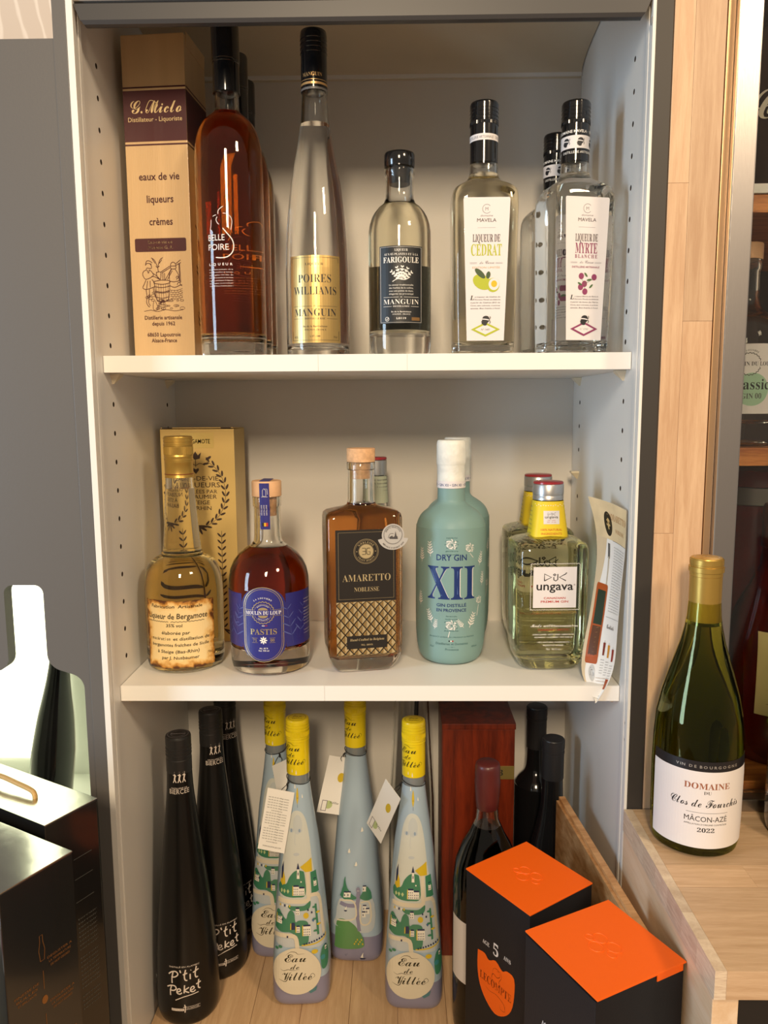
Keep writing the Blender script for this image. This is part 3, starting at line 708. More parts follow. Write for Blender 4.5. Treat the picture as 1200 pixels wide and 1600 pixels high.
def mavela(name, lab, loc, rz, liq, kind):
    t = thing(name, lab, 'bottle', loc, rz); sf = glass_bottle(t, MAV, .2050, liq, base=.010, t=.0030, n=80)
    screw_cap(t, .2165, .2835, .0160, BLACK, rings=((.2625, .2645, .0005), (.2665, .2685, .0005), (.2710, .2730, .0005), (.2750, .2810, .0005)), knurls=((.2580, .2615),), name='capsule')
    c = Surf(S([(.2, .01602), (.3, .01602)])); p = Print()
    if kind == 'cedrat':
        p.rect(-.05, .2395, .05, .2465, PAPER)
        for i in (-1, 0, 1): p.text('DISTILLERIE ARTISANALE ·', -.006+i*.036, .2415, .0028, INK, w=.034)
    else:
        p.rect(-.05, .2300, .05, .2440, PAPER)
        for i in (-2, -1, 0, 1, 2): moor(p, -.001+i*.0165, .237, .00011, INK)
        for i in (-1, 0, 1): p.text('DOMAINE MAVELA · ', -.010+i*.040, .2468, .0030, WINK, 'bold', w=.037); p.text('DISTILLERIE ARTISANALE · ', .000+i*.045, .2245, .0026, WINK, w=.042)
    p.build('band_print', c, t, cut=.002)
    fs = Surf(MAV, flat=True)
    A = mat('citron_yellow_ink', (.42, .47, .012), .5) if kind == 'cedrat' else mat('myrtle_purple_ink', srgb('8a3560'), .5)
    DK = mat('dark_plum_ink', srgb('3b2a3c'), .5); GR = mat('grey_ink', srgb('8d8790'), .5)
    p = Print(); p.poly([(-.0262, .1700), (-.0212, .0145), (.0212, .0145), (.0262, .1700), (.0250, .1715), (-.0250, .1715)], PAPER)
    q = Print(); q.l = .0004
    q.circ(0, .1590, .0048, .0005, GR, a0=40, a1=320); q.text('M', 0, .1572, .0036, GR); q.text('domaine', 0, .1507, .0022, GR, 'sital', w=.014); q.text('MAVELA', 0, .1450, .0038, DK, w=.0215)
    q.line([(-.0100, .1387), (.0100, .1387)], .0002, GR); q.text('LIQUEUR DE', 0, .1235, .0082, DK, 'serifb', w=.0310 if kind == 'cedrat' else .0270)
    if kind == 'cedrat':
        q.text('CEDRAT', 0, .1085, .0128, A, 'serifb', w=.0345); q.text('EDITION LIMITÉE', 0, .0945, .0020, mat('tan_ink', srgb('c9a77e'), .5), w=.031)
        q.ell(-.0045, .0795, .0110, .0078, A, rot=-.5); q.ell(.0080, .0762, .0072, .0078, A); q.ell(.0090, .0772, .0060, .0066, PAPER); q.ell(.0092, .0775, .0034, .0037, mat('citron_pulp', srgb('d9b400'), .5))
        DG = mat('dark_leaf_ink', srgb('2f4a24'), .5); q.ell(-.0068, .0890, .0075, .0030, DG, rot=-.75); q.ell(.0025, .0872, .0040, .0024, DG, rot=1.4)
    else:
        q.text('MYRTE', 0, .1105, .0115, A, 'serifb', w=.0265); q.text('BLANCHE', 0, .1052, .0040, A, 'serifb', w=.0270, sp=1.3); q.text('DISTILLERIE ARTISANALE', 0, .0945, .0020, A, 'bold', w=.0330)
        for bx, bz in ((-.0050, .0855), (.0105, .0845), (-.0055, .0735), (-.0010, .0770), (-.0002, .0685)): q.ell(bx, bz, .0031, .0035, A)
        DG = mat('leaf_green_ink', srgb('4a6a3a'), .5)
        for bx, bz, a in ((.0005, .0870, -.9), (.0070, .0745, .8), (-.0065, .0770, 2.6), (.0045, .0815, .2)): q.ell(bx, bz, .0030, .0011, DG, rot=a, n=10)
        q.line([(-.005, .083), (.0, .078), (.010, .083)], .0003, DG, sm=3); q.line([(0, .078), (-.0005, .072)], .0003, DG)
    q.text('de', -.0055, .0995, .0030, GR, 'bscript'); q.text('Corse', .0040, .0995, .0036, GR, 'script', w=.010)
    for s_ in (-1, 1): q.line([(s_*.0105, .1008), (s_*.0185, .1008)], .0002, GR); q.line([(s_*.0105, .0998), (s_*.0185, .0998)], .0002, GR)
    q.text('L', -.0155, .0598, .0050, INK, 'bital')
    q.para(['a Liqueur de Cédrat du' if kind == 'cedrat' else 'a Liqueur Blanche de Myrte du', 'Domaine Mavela est élaborée'], .0020, .0625, .0014, DK, .0030, w=.0290, st='sital')
    q.para(['à partir de Cédrats BIO de' if kind == 'cedrat' else 'à partir de baies de Myrte', 'Corse, sans colorants, ni arômes', 'ajoutés. Bien fraîche à froid.'], -.0005, .0562, .0014, DK, .0032, w=.0335, st='sital')
    q.poly([(-.0165, .0270), (0, .0350), (.0165, .0270), (0, .0190)], A); q.poly([(-.0120, .0270), (0, .0326), (.0120, .0270), (0, .0214)], PAPER)
    q.text('Nº 0480' if kind == 'cedrat' else 'Nº 0740', 0, .0258, .0022, INK, 'sital', w=.0100); moor(q, 0, .0370, .00013, INK)
    label_part('label', t, fs, p, q, cut=0)
    p = Print(); p.rect(-.020, .012, .020, .045, PAPER); q = Print(); q.l = .0004; q.text('ONI', .008, .022, .007, INK, 'bold'); q.line([(-.012, .018), (-.008, .036), (-.004, .018)], .001, INK)
    bsf = lambda x, z, l: (-x, sect_at(MAV, z)[2]+l, z)
    label_part('back_label', t, bsf, p, q, cut=0)
    return t
mavela('citron_bottle', 'square tapered clear bottle of yellow citron liqueur, lemon drawn on its white label', (.4365, .050, .0005), .0, CEDL, 'cedrat')
my = mavela('myrtle_bottle', 'foremost square myrtle liqueur bottle with purple berries on its white label', (.5420, .052, .0005), .20, CLEARL, 'myrte')
dup(my, (.5415, .160, .0005), .20, 'rear myrtle liqueur bottle, half hidden behind its twin')
my['group'] = 'myrtle liqueur bottles'; 
for o in col.objects:
    if o.get('category') and o.get('label', '').startswith('rear myrtle'): o['group'] = 'myrtle liqueur bottles'

# ============================================================ lower shelf
Y2 = Z2+.0005
# ---- gold gift box standing at the back
GOLDBOX = mat('gold_card', srgb('d6b873'), .42, .3, bump=.12, bscale=30)
gb2 = thing('gift_box', 'gold gift box with brown leaf garland standing behind the bergamot bottle', 'box', (.0077, .178, Y2), 0)
gw, gh = .1024, .3020
box('carton', 0, gw, 0, .074, 0, gh, GOLDBOX, gb2, bev=.0008); box('lid_flap', .001, gw-.001, .001, .073, gh+.0004, gh+.0016, GOLDBOX, gb2, bev=.0003, rot=(-.02, 0, 0))
BRN = mat('dark_brown_print', srgb('3a2418'), .5)
for x in (.003, gw-.018): box('lid_slit', x, x+.014, .0005, .003, gh+.0012, gh+.0024, BRN, gb2, bev=0)
p = Print(); p.rect(.028, .276, .074, .297, mat('gold_sticker', srgb('e6cd80'), .3, .5)); p.text('BERGAMOTE', .051, .2825, .0058, BRN, 'bold', w=.036)
gcx, gcz, gr = .048, .213, .0470
for sgn in (-1, 1):
    for i in range(13):
        a = math.radians(-70+i*11.3) if sgn > 0 else math.radians(250-i*11.3)
        x, z = gcx+gr*.86*math.cos(a), gcz+gr*1.02*math.sin(a)
        for d, o2 in ((.9, .0030), (-.9, -.0030)):
            t = a+sgn*PI/2; p.ell(x+o2*math.cos(a)+.0012*math.cos(t), z+o2*math.sin(a)+.0012*math.sin(t), .0042, .0015, BRN, n=8, rot=t-sgn*d*.6, step=False)
    p.line([(gcx+gr*.86*math.cos(a), gcz+gr*1.02*math.sin(a)) for a in [math.radians(-72+k*14) if sgn > 0 else math.radians(252-k*14) for k in range(11)]], .0006, BRN, sm=2)
for x, z in ((.030, .262), (.066, .262)): p.ell(x, z, .0045, .0018, BRN, rot=.6 if x > .05 else -.6)
p.poly([(.0400, .270), (.0420, .2615), (.0480, .2600), (.0540, .2615), (.0560, .270), (.0515, .266), (.0480, .2715), (.0445, .266)], BRN); p.line([(.048, .26), (.048, .250)], .0009, BRN); p.poly([(.048, .240), (.0435, .2455), (.0445, .2485), (.048, .2465), (.0515, .2485), (.0525, .2455)], BRN)
p.line([(.036, .252), (.042, .255), (.048, .252), (.054, .255), (.061, .252)], .0008, BRN, sm=3)
for t, z, h, wide in (('EAUX-DE-VIE', .2310, .0062, .062), ('& LIQUEURS', .2215, .0070, .066), ('DISTILLÉES PAR', .2130, .0052, .058), ('NUSBAUMER', .2055, .0058, .056), ('À STEIGE', .1975, .0056, .036), ('BAS-RHIN', .1895, .0056, .040)): p.text(t, gcx, z, h, BRN, w=wide)
for a in (-150, -115, -65, -30, -175, -5): p.ell(gcx+.007*math.cos(math.radians(a)), .167+.006*math.sin(math.radians(a)), .0075, .0018, BRN, n=10, rot=math.radians(a))
for x0 in (.022, .080):
    p.line([(x0, .018), (x0+.001, .16)], .0006, BRN)
    for i in range(15):
        z = .022+i*.0093
        for sg in (-1, 1): p.ell(x0+sg*.0032+i*.00006, z+.002, .0040, .0013, BRN, n=8, rot=PI/2-sg*.75, step=False)
    for a in (200, 225, 315, 340): p.ell(x0+.006*math.cos(math.radians(a)), .018+.004*math.sin(math.radians(a)), .006, .0012, BRN, n=8, rot=math.radians(a))
p.build('front_print', boxmap(0), gb2)

# ---- bergamot liqueur, handwritten parchment label
BERG = S([(0, .0430), (.004, .0475), (.012, .0492), (.09, .0498), (.104, .0494), (.1160, .0482), (.1250, .0462), (.1320, .0432), (.1375, .0392), (.1415, .0340), (.1438, .0290), (.1445, .0262), (.1450, .0262), (.1460, .0266), (.1475, .0262), (.1485, .0245), (.1485, .0245), (.175, .0222), (.2081, .0197), (.235, .0178), (.2440, .0174), (.262, .0172)])
BERL = liquid('bergamot_liqueur', (.97, .86, .38), 9)
be = thing('liqueur_bottle', 'bergamot liqueur bottle with handwritten parchment label and gold screw cap', 'bottle', (.0580, .086, Y2), .09)
sf = glass_bottle(be, BERG, .2300, BERL, base=.017, t=.0034)
screw_cap(be, .2440, .2960, .0178, GOLDC, rings=((.2440, .2620, -.0002), (.2655, .2680, .0004), (.2700, .2712, .0002), (.2838, .2862, .0006), (.2885, .2905, .0005), (.2925, .2945, .0004)), knurls=((.2730, .2830),), name='screw_cap')
cyl_band(be, 'cap_ring', .2480, .2490, .0180, mat('red_brown_line', srgb('7a3418'), .4))
pm = bpy.data.materials.new('scorched_parchment'); pm.use_nodes = True; nt = pm.node_tree; b_ = nt.nodes['Principled BSDF']; b_.inputs['Roughness'].default_value = .6
uvn = nt.nodes.new('ShaderNodeUVMap'); sx = nt.nodes.new('ShaderNodeSeparateXYZ'); nt.links.new(uvn.outputs[0], sx.inputs[0])
nz = nt.nodes.new('ShaderNodeTexNoise'); nz.inputs['Scale'].default_value = 75; nz.inputs['Detail'].default_value = 5; nt.links.new(uvn.outputs[0], nz.inputs[0])
def mth(op, a, b=None, c=None):
    n = nt.nodes.new('ShaderNodeMath'); n.operation = op
    for i, v in enumerate((a, b, c)):
        if v is None: continue
        if isinstance(v, (int, float)): n.inputs[i].default_value = v
        else: nt.links.new(v, n.inputs[i])
    return n.outputs[0]
dx = mth('SUBTRACT', .0475, mth('ABSOLUTE', sx.outputs[0])); dz = mth('SUBTRACT', .0435, mth('ABSOLUTE', mth('SUBTRACT', sx.outputs[1], .0515)))
dd = mth('MULTIPLY', mth('MINIMUM', dx, dz), 55); dd = mth('ADD', dd, mth('MULTIPLY', mth('SUBTRACT', nz.outputs[0], .5), 1.5))
crp = nt.nodes.new('ShaderNodeValToRGB'); nt.links.new(dd, crp.inputs[0]); e = crp.color_ramp.elements; e[0].position = .02; e[0].color = (*srgb('5a3210'), 1); e[1].position = .75; e[1].color = (*srgb('f6dca4'), 1)
e2 = crp.color_ramp.elements.new(.22); e2.color = (*srgb('c98e3c'), 1); e3 = crp.color_ramp.elements.new(.42); e3.color = (*srgb('efc983'), 1); nt.links.new(crp.outputs[0], b_.inputs['Base Color'])
p = Print(); P = []
RR = random.Random(3)
for i in range(20): P.append((-.0475+.095*i/19, .0082+RR.uniform(-.0012, .0012)))
for i in range(1, 18): P.append((.0475+RR.uniform(-.0009, .0009), .0082+.087*i/18))
for i in range(20): P.append((.0475-.095*i/19, .0945+RR.uniform(-.0010, .0010)))
for i in range(1, 18): P.append((-.0475+RR.uniform(-.0009, .0009), .0945-.087*i/18))
p.poly(P, pm)
q = Print(); q.l = .0004; BI = mat('brown_black_ink', srgb('22140e'), .5)
def hand(t, x, z, h, w_, it=0):
    """handwriting: letters set one by one with a little wobble"""
    rr = random.Random(len(t)); V, F, a, b = glyphs(t, 'sital'); k = w_/(b-a); x0 = x-w_/2; cx_ = 0
    for ch in t:
        if ch == ' ': cx_ += .27; continue
        g = letter(ch, 'bold'); dz_ = rr.uniform(-.05, .05)*h; s_ = rr.uniform(.92, 1.1)
        q.add([(x0+(vx+cx_+.1*vy*s_)*k, z+dz_+vy*s_*h/.7) for vx, vy in g[0]], g[1], BI, False); cx_ += g[2]
HAND_LINES = (('Fabrication  Artisanale', .0855, .0040, .067, -.003), ('Liqueur de Bergamote', .0718, .0068, .080, -.003), ('35% vol', .0615, .0042, .021, -.005), ('élaborée par', .0520, .0040, .036, -.004))
for t, z, h, wide, x in HAND_LINES: hand(t, x, z, h, wide)
HAND_LINES = (('et distillation de', .0445, .0038, .046, .016),
              ('bergamotes ' + 'fra' + chr(238) + 'ches de' + ' Sicile', .0365, .0038, .076, 0),
              ('à Steige (Bas-Rhin)', .0280, .0040, .054, -.002))
for t, z, h, wide, x in HAND_LINES: hand(t, x, z, h, wide)
hand('par J. Nusbaumer', .001, .0200, .0040, .048)
for i, ch in enumerate('m a c é r a t i o n'.split()): hand(ch, -.0360+.00265*i+(.0008 if i else 0), .0445, .0038, .0008 if ch == 'i' else .0019 if i else .0030)
for xa, xb in ((-.043, -.012), (-.009, .033)): q.line([(xa+(xb-xa)*i/18, .0682+(.0004 if i % 2 else -.0004)) for i in range(19)], .0007, BI)
q.text('70cl', .040, .024, .0028, BI, 'sital', w=.008)
label_part('label', be, sf, p, q)

# ---- pastis with blue label
PAST = S([(0, .0440), (.003, .0485), (.010, .0502), (.03, .0509), (.108, .0510), (.1180, .0505), (.129, .0482), (.139, .0436), (.1470, .0375), (.1530, .0305), (.1570, .0248), (.1600, .0205), (.1640, .0180), (.170, .0171), (.2040, .0166), (.2070, .0168), (.2085, .0180), (.2190, .0182), (.2200, .0178)])
PASL = liquid('red_brown_pastis', (.80, .33, .03), 58)
pa = thing('pastis_bottle', 'stout round dark pastis bottle with royal blue label and wooden stopper', 'bottle', (.1700, .0790, Y2), 0)
sf = glass_bottle(pa, PAST, .1560, PASL, base=.0290, t=.0042)
WST = mat('pale_wood_stopper', srgb('e0b48a'), .6, bump=.2, bscale=90, var=.12, vscale=60)
st = mk('stopper', *loft(S([(.2203, .0180), (.2208, .0186), (.2385, .0187), (.2400, .0178)]), 48), WST, pa); mk('stopper_cork', *loft(S([(.196, .0118), (.2202, .0126)]), 40), CORK, st)
BLUE = mat('royal_blue_label', srgb('2c2c7e'), .42, coat=.15); LBL = mat('pale_blue_line', srgb('5560a8'), .5); PG = mat('pale_gold_foil', srgb('cdb98e'), .35, .7)
p = Print(); Pb = []
Pb = [(-.078, .0365), (-.078, .1045), (-.0290, .1045)]
for i in range(17): a = PI-PI*i/16; Pb.append((.0285*math.cos(a), .0905+.0235*math.sin(a)))
Pb += [(.0290, .1045), (.078, .1045), (.078, .0365), (.0290, .0365)]
for i in range(17): a = -PI*i/16; Pb.append((.0285*math.cos(a), .0435+.0235*math.sin(a)))
Pb += [(-.0290, .0365)]
# build as three clean pieces so the outline stays exact when it is bent
p.rect(-.078, .0365, -.0284, .1045, BLUE); p.rect(.0284, .0365, .078, .1045, BLUE, 0)
p.l = .00025; p.poly([(.0285*math.cos(PI-PI*i/16), .0900+.0235*math.sin(PI-PI*i/16)) for i in range(17)]+[(.0285*math.cos(-PI*i/16), .0440+.0235*math.sin(-PI*i/16)) for i in range(17)], BLUE, False)
q = Print(); q.l = .0004
def stad(r, hz0, hz1, wd, m): q.line([(r*math.cos(PI-PI*i/14), hz1+r*math.sin(PI-PI*i/14)) for i in range(15)]+[(r*math.cos(-PI*i/14), hz0+r*math.sin(-PI*i/14)) for i in range(15)], wd, m, close=True)
stad(.0250, .0445, .0885, .0009, PG); stad(.0228, .0445, .0885, .0005, PG)
n_ = 22
q.line([((.0130+(.0012 if i % 2 else 0))*math.cos(2*PI*i/(2*n_)), .0820+(.0130+(.0012 if i % 2 else 0))*math.sin(2*PI*i/(2*n_))) for i in range(2*n_)], .0011, PG, close=True); q.circ(0, .0820, .0108, .0004, PG)
q.poly([(.0062*math.cos(math.radians(a)), .0845+.0040*math.sin(math.radians(a))) for a in range(0, 181, 15)], PG); q.poly([(.0062*math.cos(math.radians(a)), .0790+.0040*math.sin(math.radians(a))) for a in range(180, 361, 15)], PG)
q.rect(-.0226, .0785, .0226, .0850, BLUE); q.line([(-.0226, .0855), (-.0115, .0855)], .0004, PG); q.line([(.0115, .0855), (.0226, .0855)], .0004, PG); q.line([(-.0226, .0780), (-.0115, .0780)], .0004, PG); q.line([(.0115, .0780), (.0226, .0780)], .0004, PG)
q.text('MOULIN DU LOUP', 0, .0795, .0046, WINK, 'serifb', w=.0445); q.arc('LA LOUVIÈRE', 0, .0820, .0175, .0019, WINK, 'serifb'); q.arc('DISTILLERIE', 0, .0820, .0088, .0013, WINK, 'serifb'); q.arc('ARTISANALE', 0, .0820, .0098, .0013, WINK, 'serifb', a=-90, low=True)
for i, c_ in enumerate((BLUE, WINK, mat('flag_red', srgb('b5302c'), .5))): q.poly([(-.005+i*.0034, .0652), (-.0016+i*.0034, .0650+.0002*i), (-.0016+i*.0034, .0658+.0002*i), (-.005+i*.0034, .0660)], c_)
q.text('PASTIS', 0, .0545, .0072, PG, 'serifb', w=.0330)
for x, t in ((-.0108, '71'), (.0108, '00')): q.text(t, x, .0455, .0034, PG, 'serifb', w=.0050); q.line([(x-.0035, .0500), (x+.0035, .0500)], .0004, PG); q.line([(x-.0035, .0443), (x+.0035, .0443)], .0004, PG)
for i in range(8): q.ell(.0026*math.cos(i*PI/4), .0472+.0028*math.sin(i*PI/4), .0022, .0009, WINK, n=8, rot=i*PI/4)
q.text('Alc. 40 %', 0, .0362, .0019, WINK, 'bold', w=.0105); q.text('Vol. 700 ml', 0, .0332, .0019, WINK, 'bold', w=.0130)
for x, z, a, L_ in ((-.040, .040, 80, .045), (-.052, .042, 95, .035), (-.045, .060, 60, .03), (.038, .040, 100, .045), (.048, .045, 80, .04)):
    q.sprig(x, z, a, L_, LBL, n=4, lw=.12, leaf=.3, wd=.0002)
for i in range(12): q.text('L’eau de source et les plantes', .066, .092-i*.0040, .0013, WINK, w=.018) if i not in (2, 9) else None
label_part('label', pa, sf, p, q)
p = Print(); p.rect(-.0062, .1800, .0062, .2380, BLUE); q = Print(); q.l = .0009
q.line([(-.002, .222), (-.002, .229), (-.0005, .2315), (.002, .229), (.002, .222), (-.002, .222)], .0004, WINK); q.line([(-.0035, .221), (.004, .221)], .0004, WINK); q.line([(.0005, .231), (.0035, .231), (.0040, .224)], .0004, WINK)
for i, x in enumerate((-.003, 0, .003)): q.text('DISTILLERIE', x, .2045, .0014, WINK, rot=PI/2, w=.013)
for i, c_ in enumerate((INK, mat('flag_yellow', srgb('e0b020'), .5), MC['flag_red'])): q.rect(-.0036+i*.0024, .1840, -.0012+i*.0024, .1885, c_)
ns = Surf(S([(.17, .0176), (.204, .0174), (.208, .0184), (.2385, .0190)])); a = p.build('seal_strip', ns, pa, cut=.003, cutz=.004); q.build('lettering', ns, a, cut=.003, cutz=.004)
box('seal_strip', -.0062, .0062, -.0170, .0170, .2403, .2410, BLUE, pa, bev=0)

# ---- amaretto in a flat rectangular bottle
AM = [(0, .0335, .0190, 7), (.004, .0365, .0220, 8), (.012, .0415, .0265, 9), (.022, .0458, .0295, 9), (.034, .0472, .0308, 9), (.1780, .0478, .0312, 9), (.1960, .0476, .0310, 9), (.2005, .0465, .0298, 8), (.2035, .0430, .0270, 6), (.2060, .0340, .0225, 4), (.2085, .0230, .0192, 2.4), (.2110, .0185, .0176, 2), (.216, .0168, .0168, 2), (.2520, .0163, .0163, 2), (.2535, .0164, .0164, 2), (.2545, .0175, .0175, 2), (.2625, .0175, .0175, 2), (.2632, .0170, .0170, 2)]
amaretto_mix = liquid('amaretto_liqueur', (.90, .58, .03), 55)
am = thing('amaretto_bottle', 'rectangular amber amaretto bottle with black and gold diamond label and cork', 'bottle', (.2900, .0700, Y2), .20)
sf = glass_bottle(am, AM, .2125, amaretto_mix, base=.0185, t=.0046, n=96)
st = mk('stopper', *loft(S([(.2635, .0170), (.2640, .0176), (.2795, .0177), (.2805, .0172)]), 48), CORK, am); mk('stopper_cork', *loft(S([(.243, .0112), (.2634, .0122)]), 40), CORK, st)
fs = Surf(AM, flat=True); BLK = mat('soft_black_label', srgb('1c1714'), .5); TG = mat('dark_tan_gold', srgb('a98c5a'), .4, .6); LG = mat('light_gold', srgb('dcc89a'), .35, .6)
p = Print(); p.rect(-.0372, .0935, .0378, .1830, BLK); p.rect(-.0372, .0245, .0378, .0934, BLK)
q = Print(); q.l = .0004; q.frame(-.0338, .0968, .0348, .1798, .0004, PG)
nx, nz_ = 7, 6; dw, dh = .075/nx, .0690/5.5
for j in range(-1, 12):
    for i in range(-1, nx+1):
        cxx = -.0372+(i+.5+(.5 if j % 2 else 0))*dw; cz = .0245+j*dh/2+.002; g = .42
        for sg, m_ in ((-1, TG), (1, LG)):
            P = [(cxx, cz+dh*g), (cxx+sg*dw*g, cz), (cxx, cz-dh*g)]
            P = [(min(max(x, -.0370), .0376), min(max(z, .0247), .0932)) for x, z in P]
            if abs(sum(x0*y1-x1*y0 for (x0, y0), (x1, y1) in zip(P, P[1:]+P[:1]))) > 1e-7: q.poly(P, m_, False)
        P = [(cxx, cz+dh*g*.8), (cxx+dw*.10, cz-dh*.1), (cxx-dw*.10, cz-dh*.1)]
        if all(-.037 < x < .0376 and .0248 < z < .093 for x, z in P): q.poly(P, LG, False)
q.l += .0001; q.rect(-.0245, .0335, .0260, .0500, BLK); q.text('Hand Crafted in Belgium', .0008, .0435, .0030, LG, 'bital', w=.043); q.text('70CL - 28%VOL', .0008, .0372, .0020, LG, 'bold', w=.015)
q.circ(.0005, .1560, .0152, .0005, PG); q.circ(.0005, .1560, .0138, .0003, PG); q.circ(.0005, .1560, .0094, .0003, PG); q.ell(.0005, .1560, .0088, .0088, LG)
for x, mir in ((-.0022, -1), (.0032, 1)): q.line([(x+mir*.0022, .1600), (x-mir*.0010, .1600), (x-mir*.0020, .1585), (x-mir*.0020, .1535), (x-mir*.0010, .1522), (x+mir*.0022, .1522), (x+mir*.0022, .1555), (x, .1555)] if mir > 0 else [(x-.0022, .1600), (x+.0020, .1600), (x+.0020, .1522), (x-.0022, .1522)], .0009, BLK)
q.line([(-.0040, .1561), (-.0004, .1561)], .0008, BLK)
q.arc('NOBLESSE', .0005, .1560, .0103, .0022, LG, 'serifb'); q.arc('CRAFT SPIRITS', .0005, .1560, .0124, .0018, LG, 'serifb', a=-90, low=True)
for sg in (-1, 1): q.ell(.0005+sg*.0116, .1560, .0006, .0006, LG, n=8)
q.text('AMARETTO', .0008, .1190, .0088, LG, 'serif', w=.060); q.text('NOBLESSE', .0008, .1060, .0056, LG, 'serif', w=.0310)
label_part('label', am, fs, p, q, cut=0)
MED = mat('silver_medal_paper', srgb('c9c7c4'), .35, .25); MDK = mat('medal_grey_print', srgb('4c4a4c'), .5)
p = Print(); p.l = .0007; p.ell(.0340, .1750, .0140, .0140, MED, n=40); p.l = .0008
p.poly([(.0340+(.0195 if k == 0 else .0125)*math.cos(math.radians(a)), .1745+(.0178 if k == 0 else .0120)*math.sin(math.radians(a))) for k, rng in ((0, range(195, 351, 8)), (1, range(347, 191, -8))) for a in rng], MED)
q = Print(); q.l = .0011; q.circ(.0340, .1755, .0112, .0003, MDK); q.circ(.0340, .1755, .0118, .0002, MDK); q.arc('SPIRITS SELECTION', .0340, .1755, .0088, .0016, MDK, 'bold', sp=1.0); q.arc('MÉDAILLE D’ARGENT 2020', .0340, .1745, .0163, .0017, MDK, 'bold', a=-88, low=True, sp=1.0)
q.poly([(.0300, .1705), (.0400, .1700), (.0395, .1735), (.0385, .1735), (.0370, .1800), (.0360, .1735), (.0340, .1725), (.0330, .1745), (.0300, .1730), (.0290, .1720)], MDK); q.line([(.028, .1715), (.030, .1765), (.0345, .1770)], .0005, MDK, sm=3)
label_part('medal_sticker', am, fs, p, q, cut=0)

# ---- frosted teal gin bottles
XII = S([(0, .0300), (.0025, .0365), (.009, .0408), (.018, .0432), (.030, .0447), (.060, .0458), (.170, .0455), (.1790, .0446), (.1870, .0420), (.1935, .0378), (.1990, .0315), (.2030, .0255), (.2060, .0210), (.2090, .0186), (.2130, .0177), (.2340, .0174)])
def frosted(name, c, c2):
    m = mat(name, c, .42, coat=.0, bump=.08, bscale=500); b = m.node_tree.nodes['Principled BSDF']; b.inputs['Transmission Weight'].default_value = .28; b.inputs['Subsurface Weight'].default_value = .0; b.inputs['IOR'].default_value = 1.3
    return m
TEAL = frosted('frosted_teal_glass', srgb('92b6b4'), None)
NAV2 = mat('deep_blue_ink', srgb('15306e'), .45); TINK = mat('grey_teal_ink', srgb('2f5f66'), .5); WAX = mat('whitewashed_wax', srgb('e6e8e2'), .6, bump=.7, bscale=160, var=.10, vscale=90)
xi = thing('gin_bottle', 'front frosted teal gin bottle with big blue roman numerals and white waxed cap', 'bottle', (.4050, .1080, Y2), 0, 'frosted teal gin bottles')
mk('body', *loft([(0, .022, .022, 2)]+smooth_secs(XII, 2), 64), TEAL, xi); sf = Surf(smooth_secs(XII, 2))
mk('cap', *loft(S([(.2270, .0177), (.2272, .0180), (.2400, .0181), (.2560, .0183), (.2575, .0188), (.2585, .0192), (.2830, .0190), (.2870, .0182), (.2885, .0165)]), 48), WAX, xi)
p = Print(); p.rect(-.055, .2275, .055, .2365, PAPER)
for i in (-1, 0, 1): p.text('• GIN XII • GIN XII ', -.004+i*.037, .2300, .0034, NAV2, 'bold', w=.034)
p.build('neck_band', Surf(S([(.22, .0183), (.24, .0184)])), xi, cut=.003)
p = Print()
p.text('DRY GIN', -.0020, .1395, .0075, NAV2, 'bold', w=.0390)
p.text('XII', -.0010, .0895, .0435, WINK, 'serif', w=.0640); p.text('XII', -.0022, .0895, .0435, NAV2, 'serifb', w=.0640, step=True)
for xa, xb, za, zb in ((-.0290, -.0145, .127, .094), (.0055, .0055, .126, .096), (.0240, .0240, .126, .096)): p.line([(xa, za), (xb, zb)], .0006, mat('mid_blue_ink', srgb('5a78b4'), .5))
p.text('GIN DISTILLÉ', -.0020, .0800, .0040, NAV2, 'bold', w=.0385); p.text('EN PROVENCE', -.0020, .0735, .0040, NAV2, 'bold', w=.0385)
for i, t in enumerate(('mandarine', 'coriandre', 'verveine fleur', 'sauge', 'genièvre', 'orange amère')): p.text(t, -.002, .1675-i*.0042, .0018, TINK, 'sital', w=.014+.002*(i % 3))
for i, t in enumerate(('lavande', 'menthe poivrée', 'thym', 'romarin', 'anis et réglisse', 'badiane')): p.text(t, -.002, .0670-i*.0038, .0017, TINK, 'sital', w=.014+.002*(i % 3))
p.text('PRODUCT of FRANCE / PRODUIT de FRANCE', -.001, .0395, .0016, TINK, w=.060)
for i, c_ in enumerate((INK, WINK, MC['flag_red'])): p.ell(-.0045+i*.0022, .0352, .0011, .0009, c_, n=10)
p.text('Distilleries et Domaines', -.001, .0300, .0030, TINK, w=.042); p.text('— de —', -.001, .0265, .0016, TINK); p.text('Provence', -.001, .0225, .0028, TINK, w=.017); p.text('70cl', -.028, .0255, .0024, TINK); p.text('42%vol', .030, .0250, .0022, TINK)
def bloom(x, z, s_, kind, a=90):
    if kind == 0:
        for k in range(13): p.ell(x+s_*(.45+.2*(k % 3))*math.cos(k*.48), z+s_*(.45+.2*(k % 2))*math.sin(k*.48), s_*.24, s_*.07, WINK, n=8, rot=k*.7, step=False)
        for k in range(7): p.circ(x, z, s_*(.2+.1*k), s_*.03, WINK, ry=s_*(.15+.09*k), a0=20*k, a1=240+20*k, n=12)
    else: p.sprig(x, z-s_*.9, a, s_*2.0, WINK, n=5, lw=.26, leaf=.34)
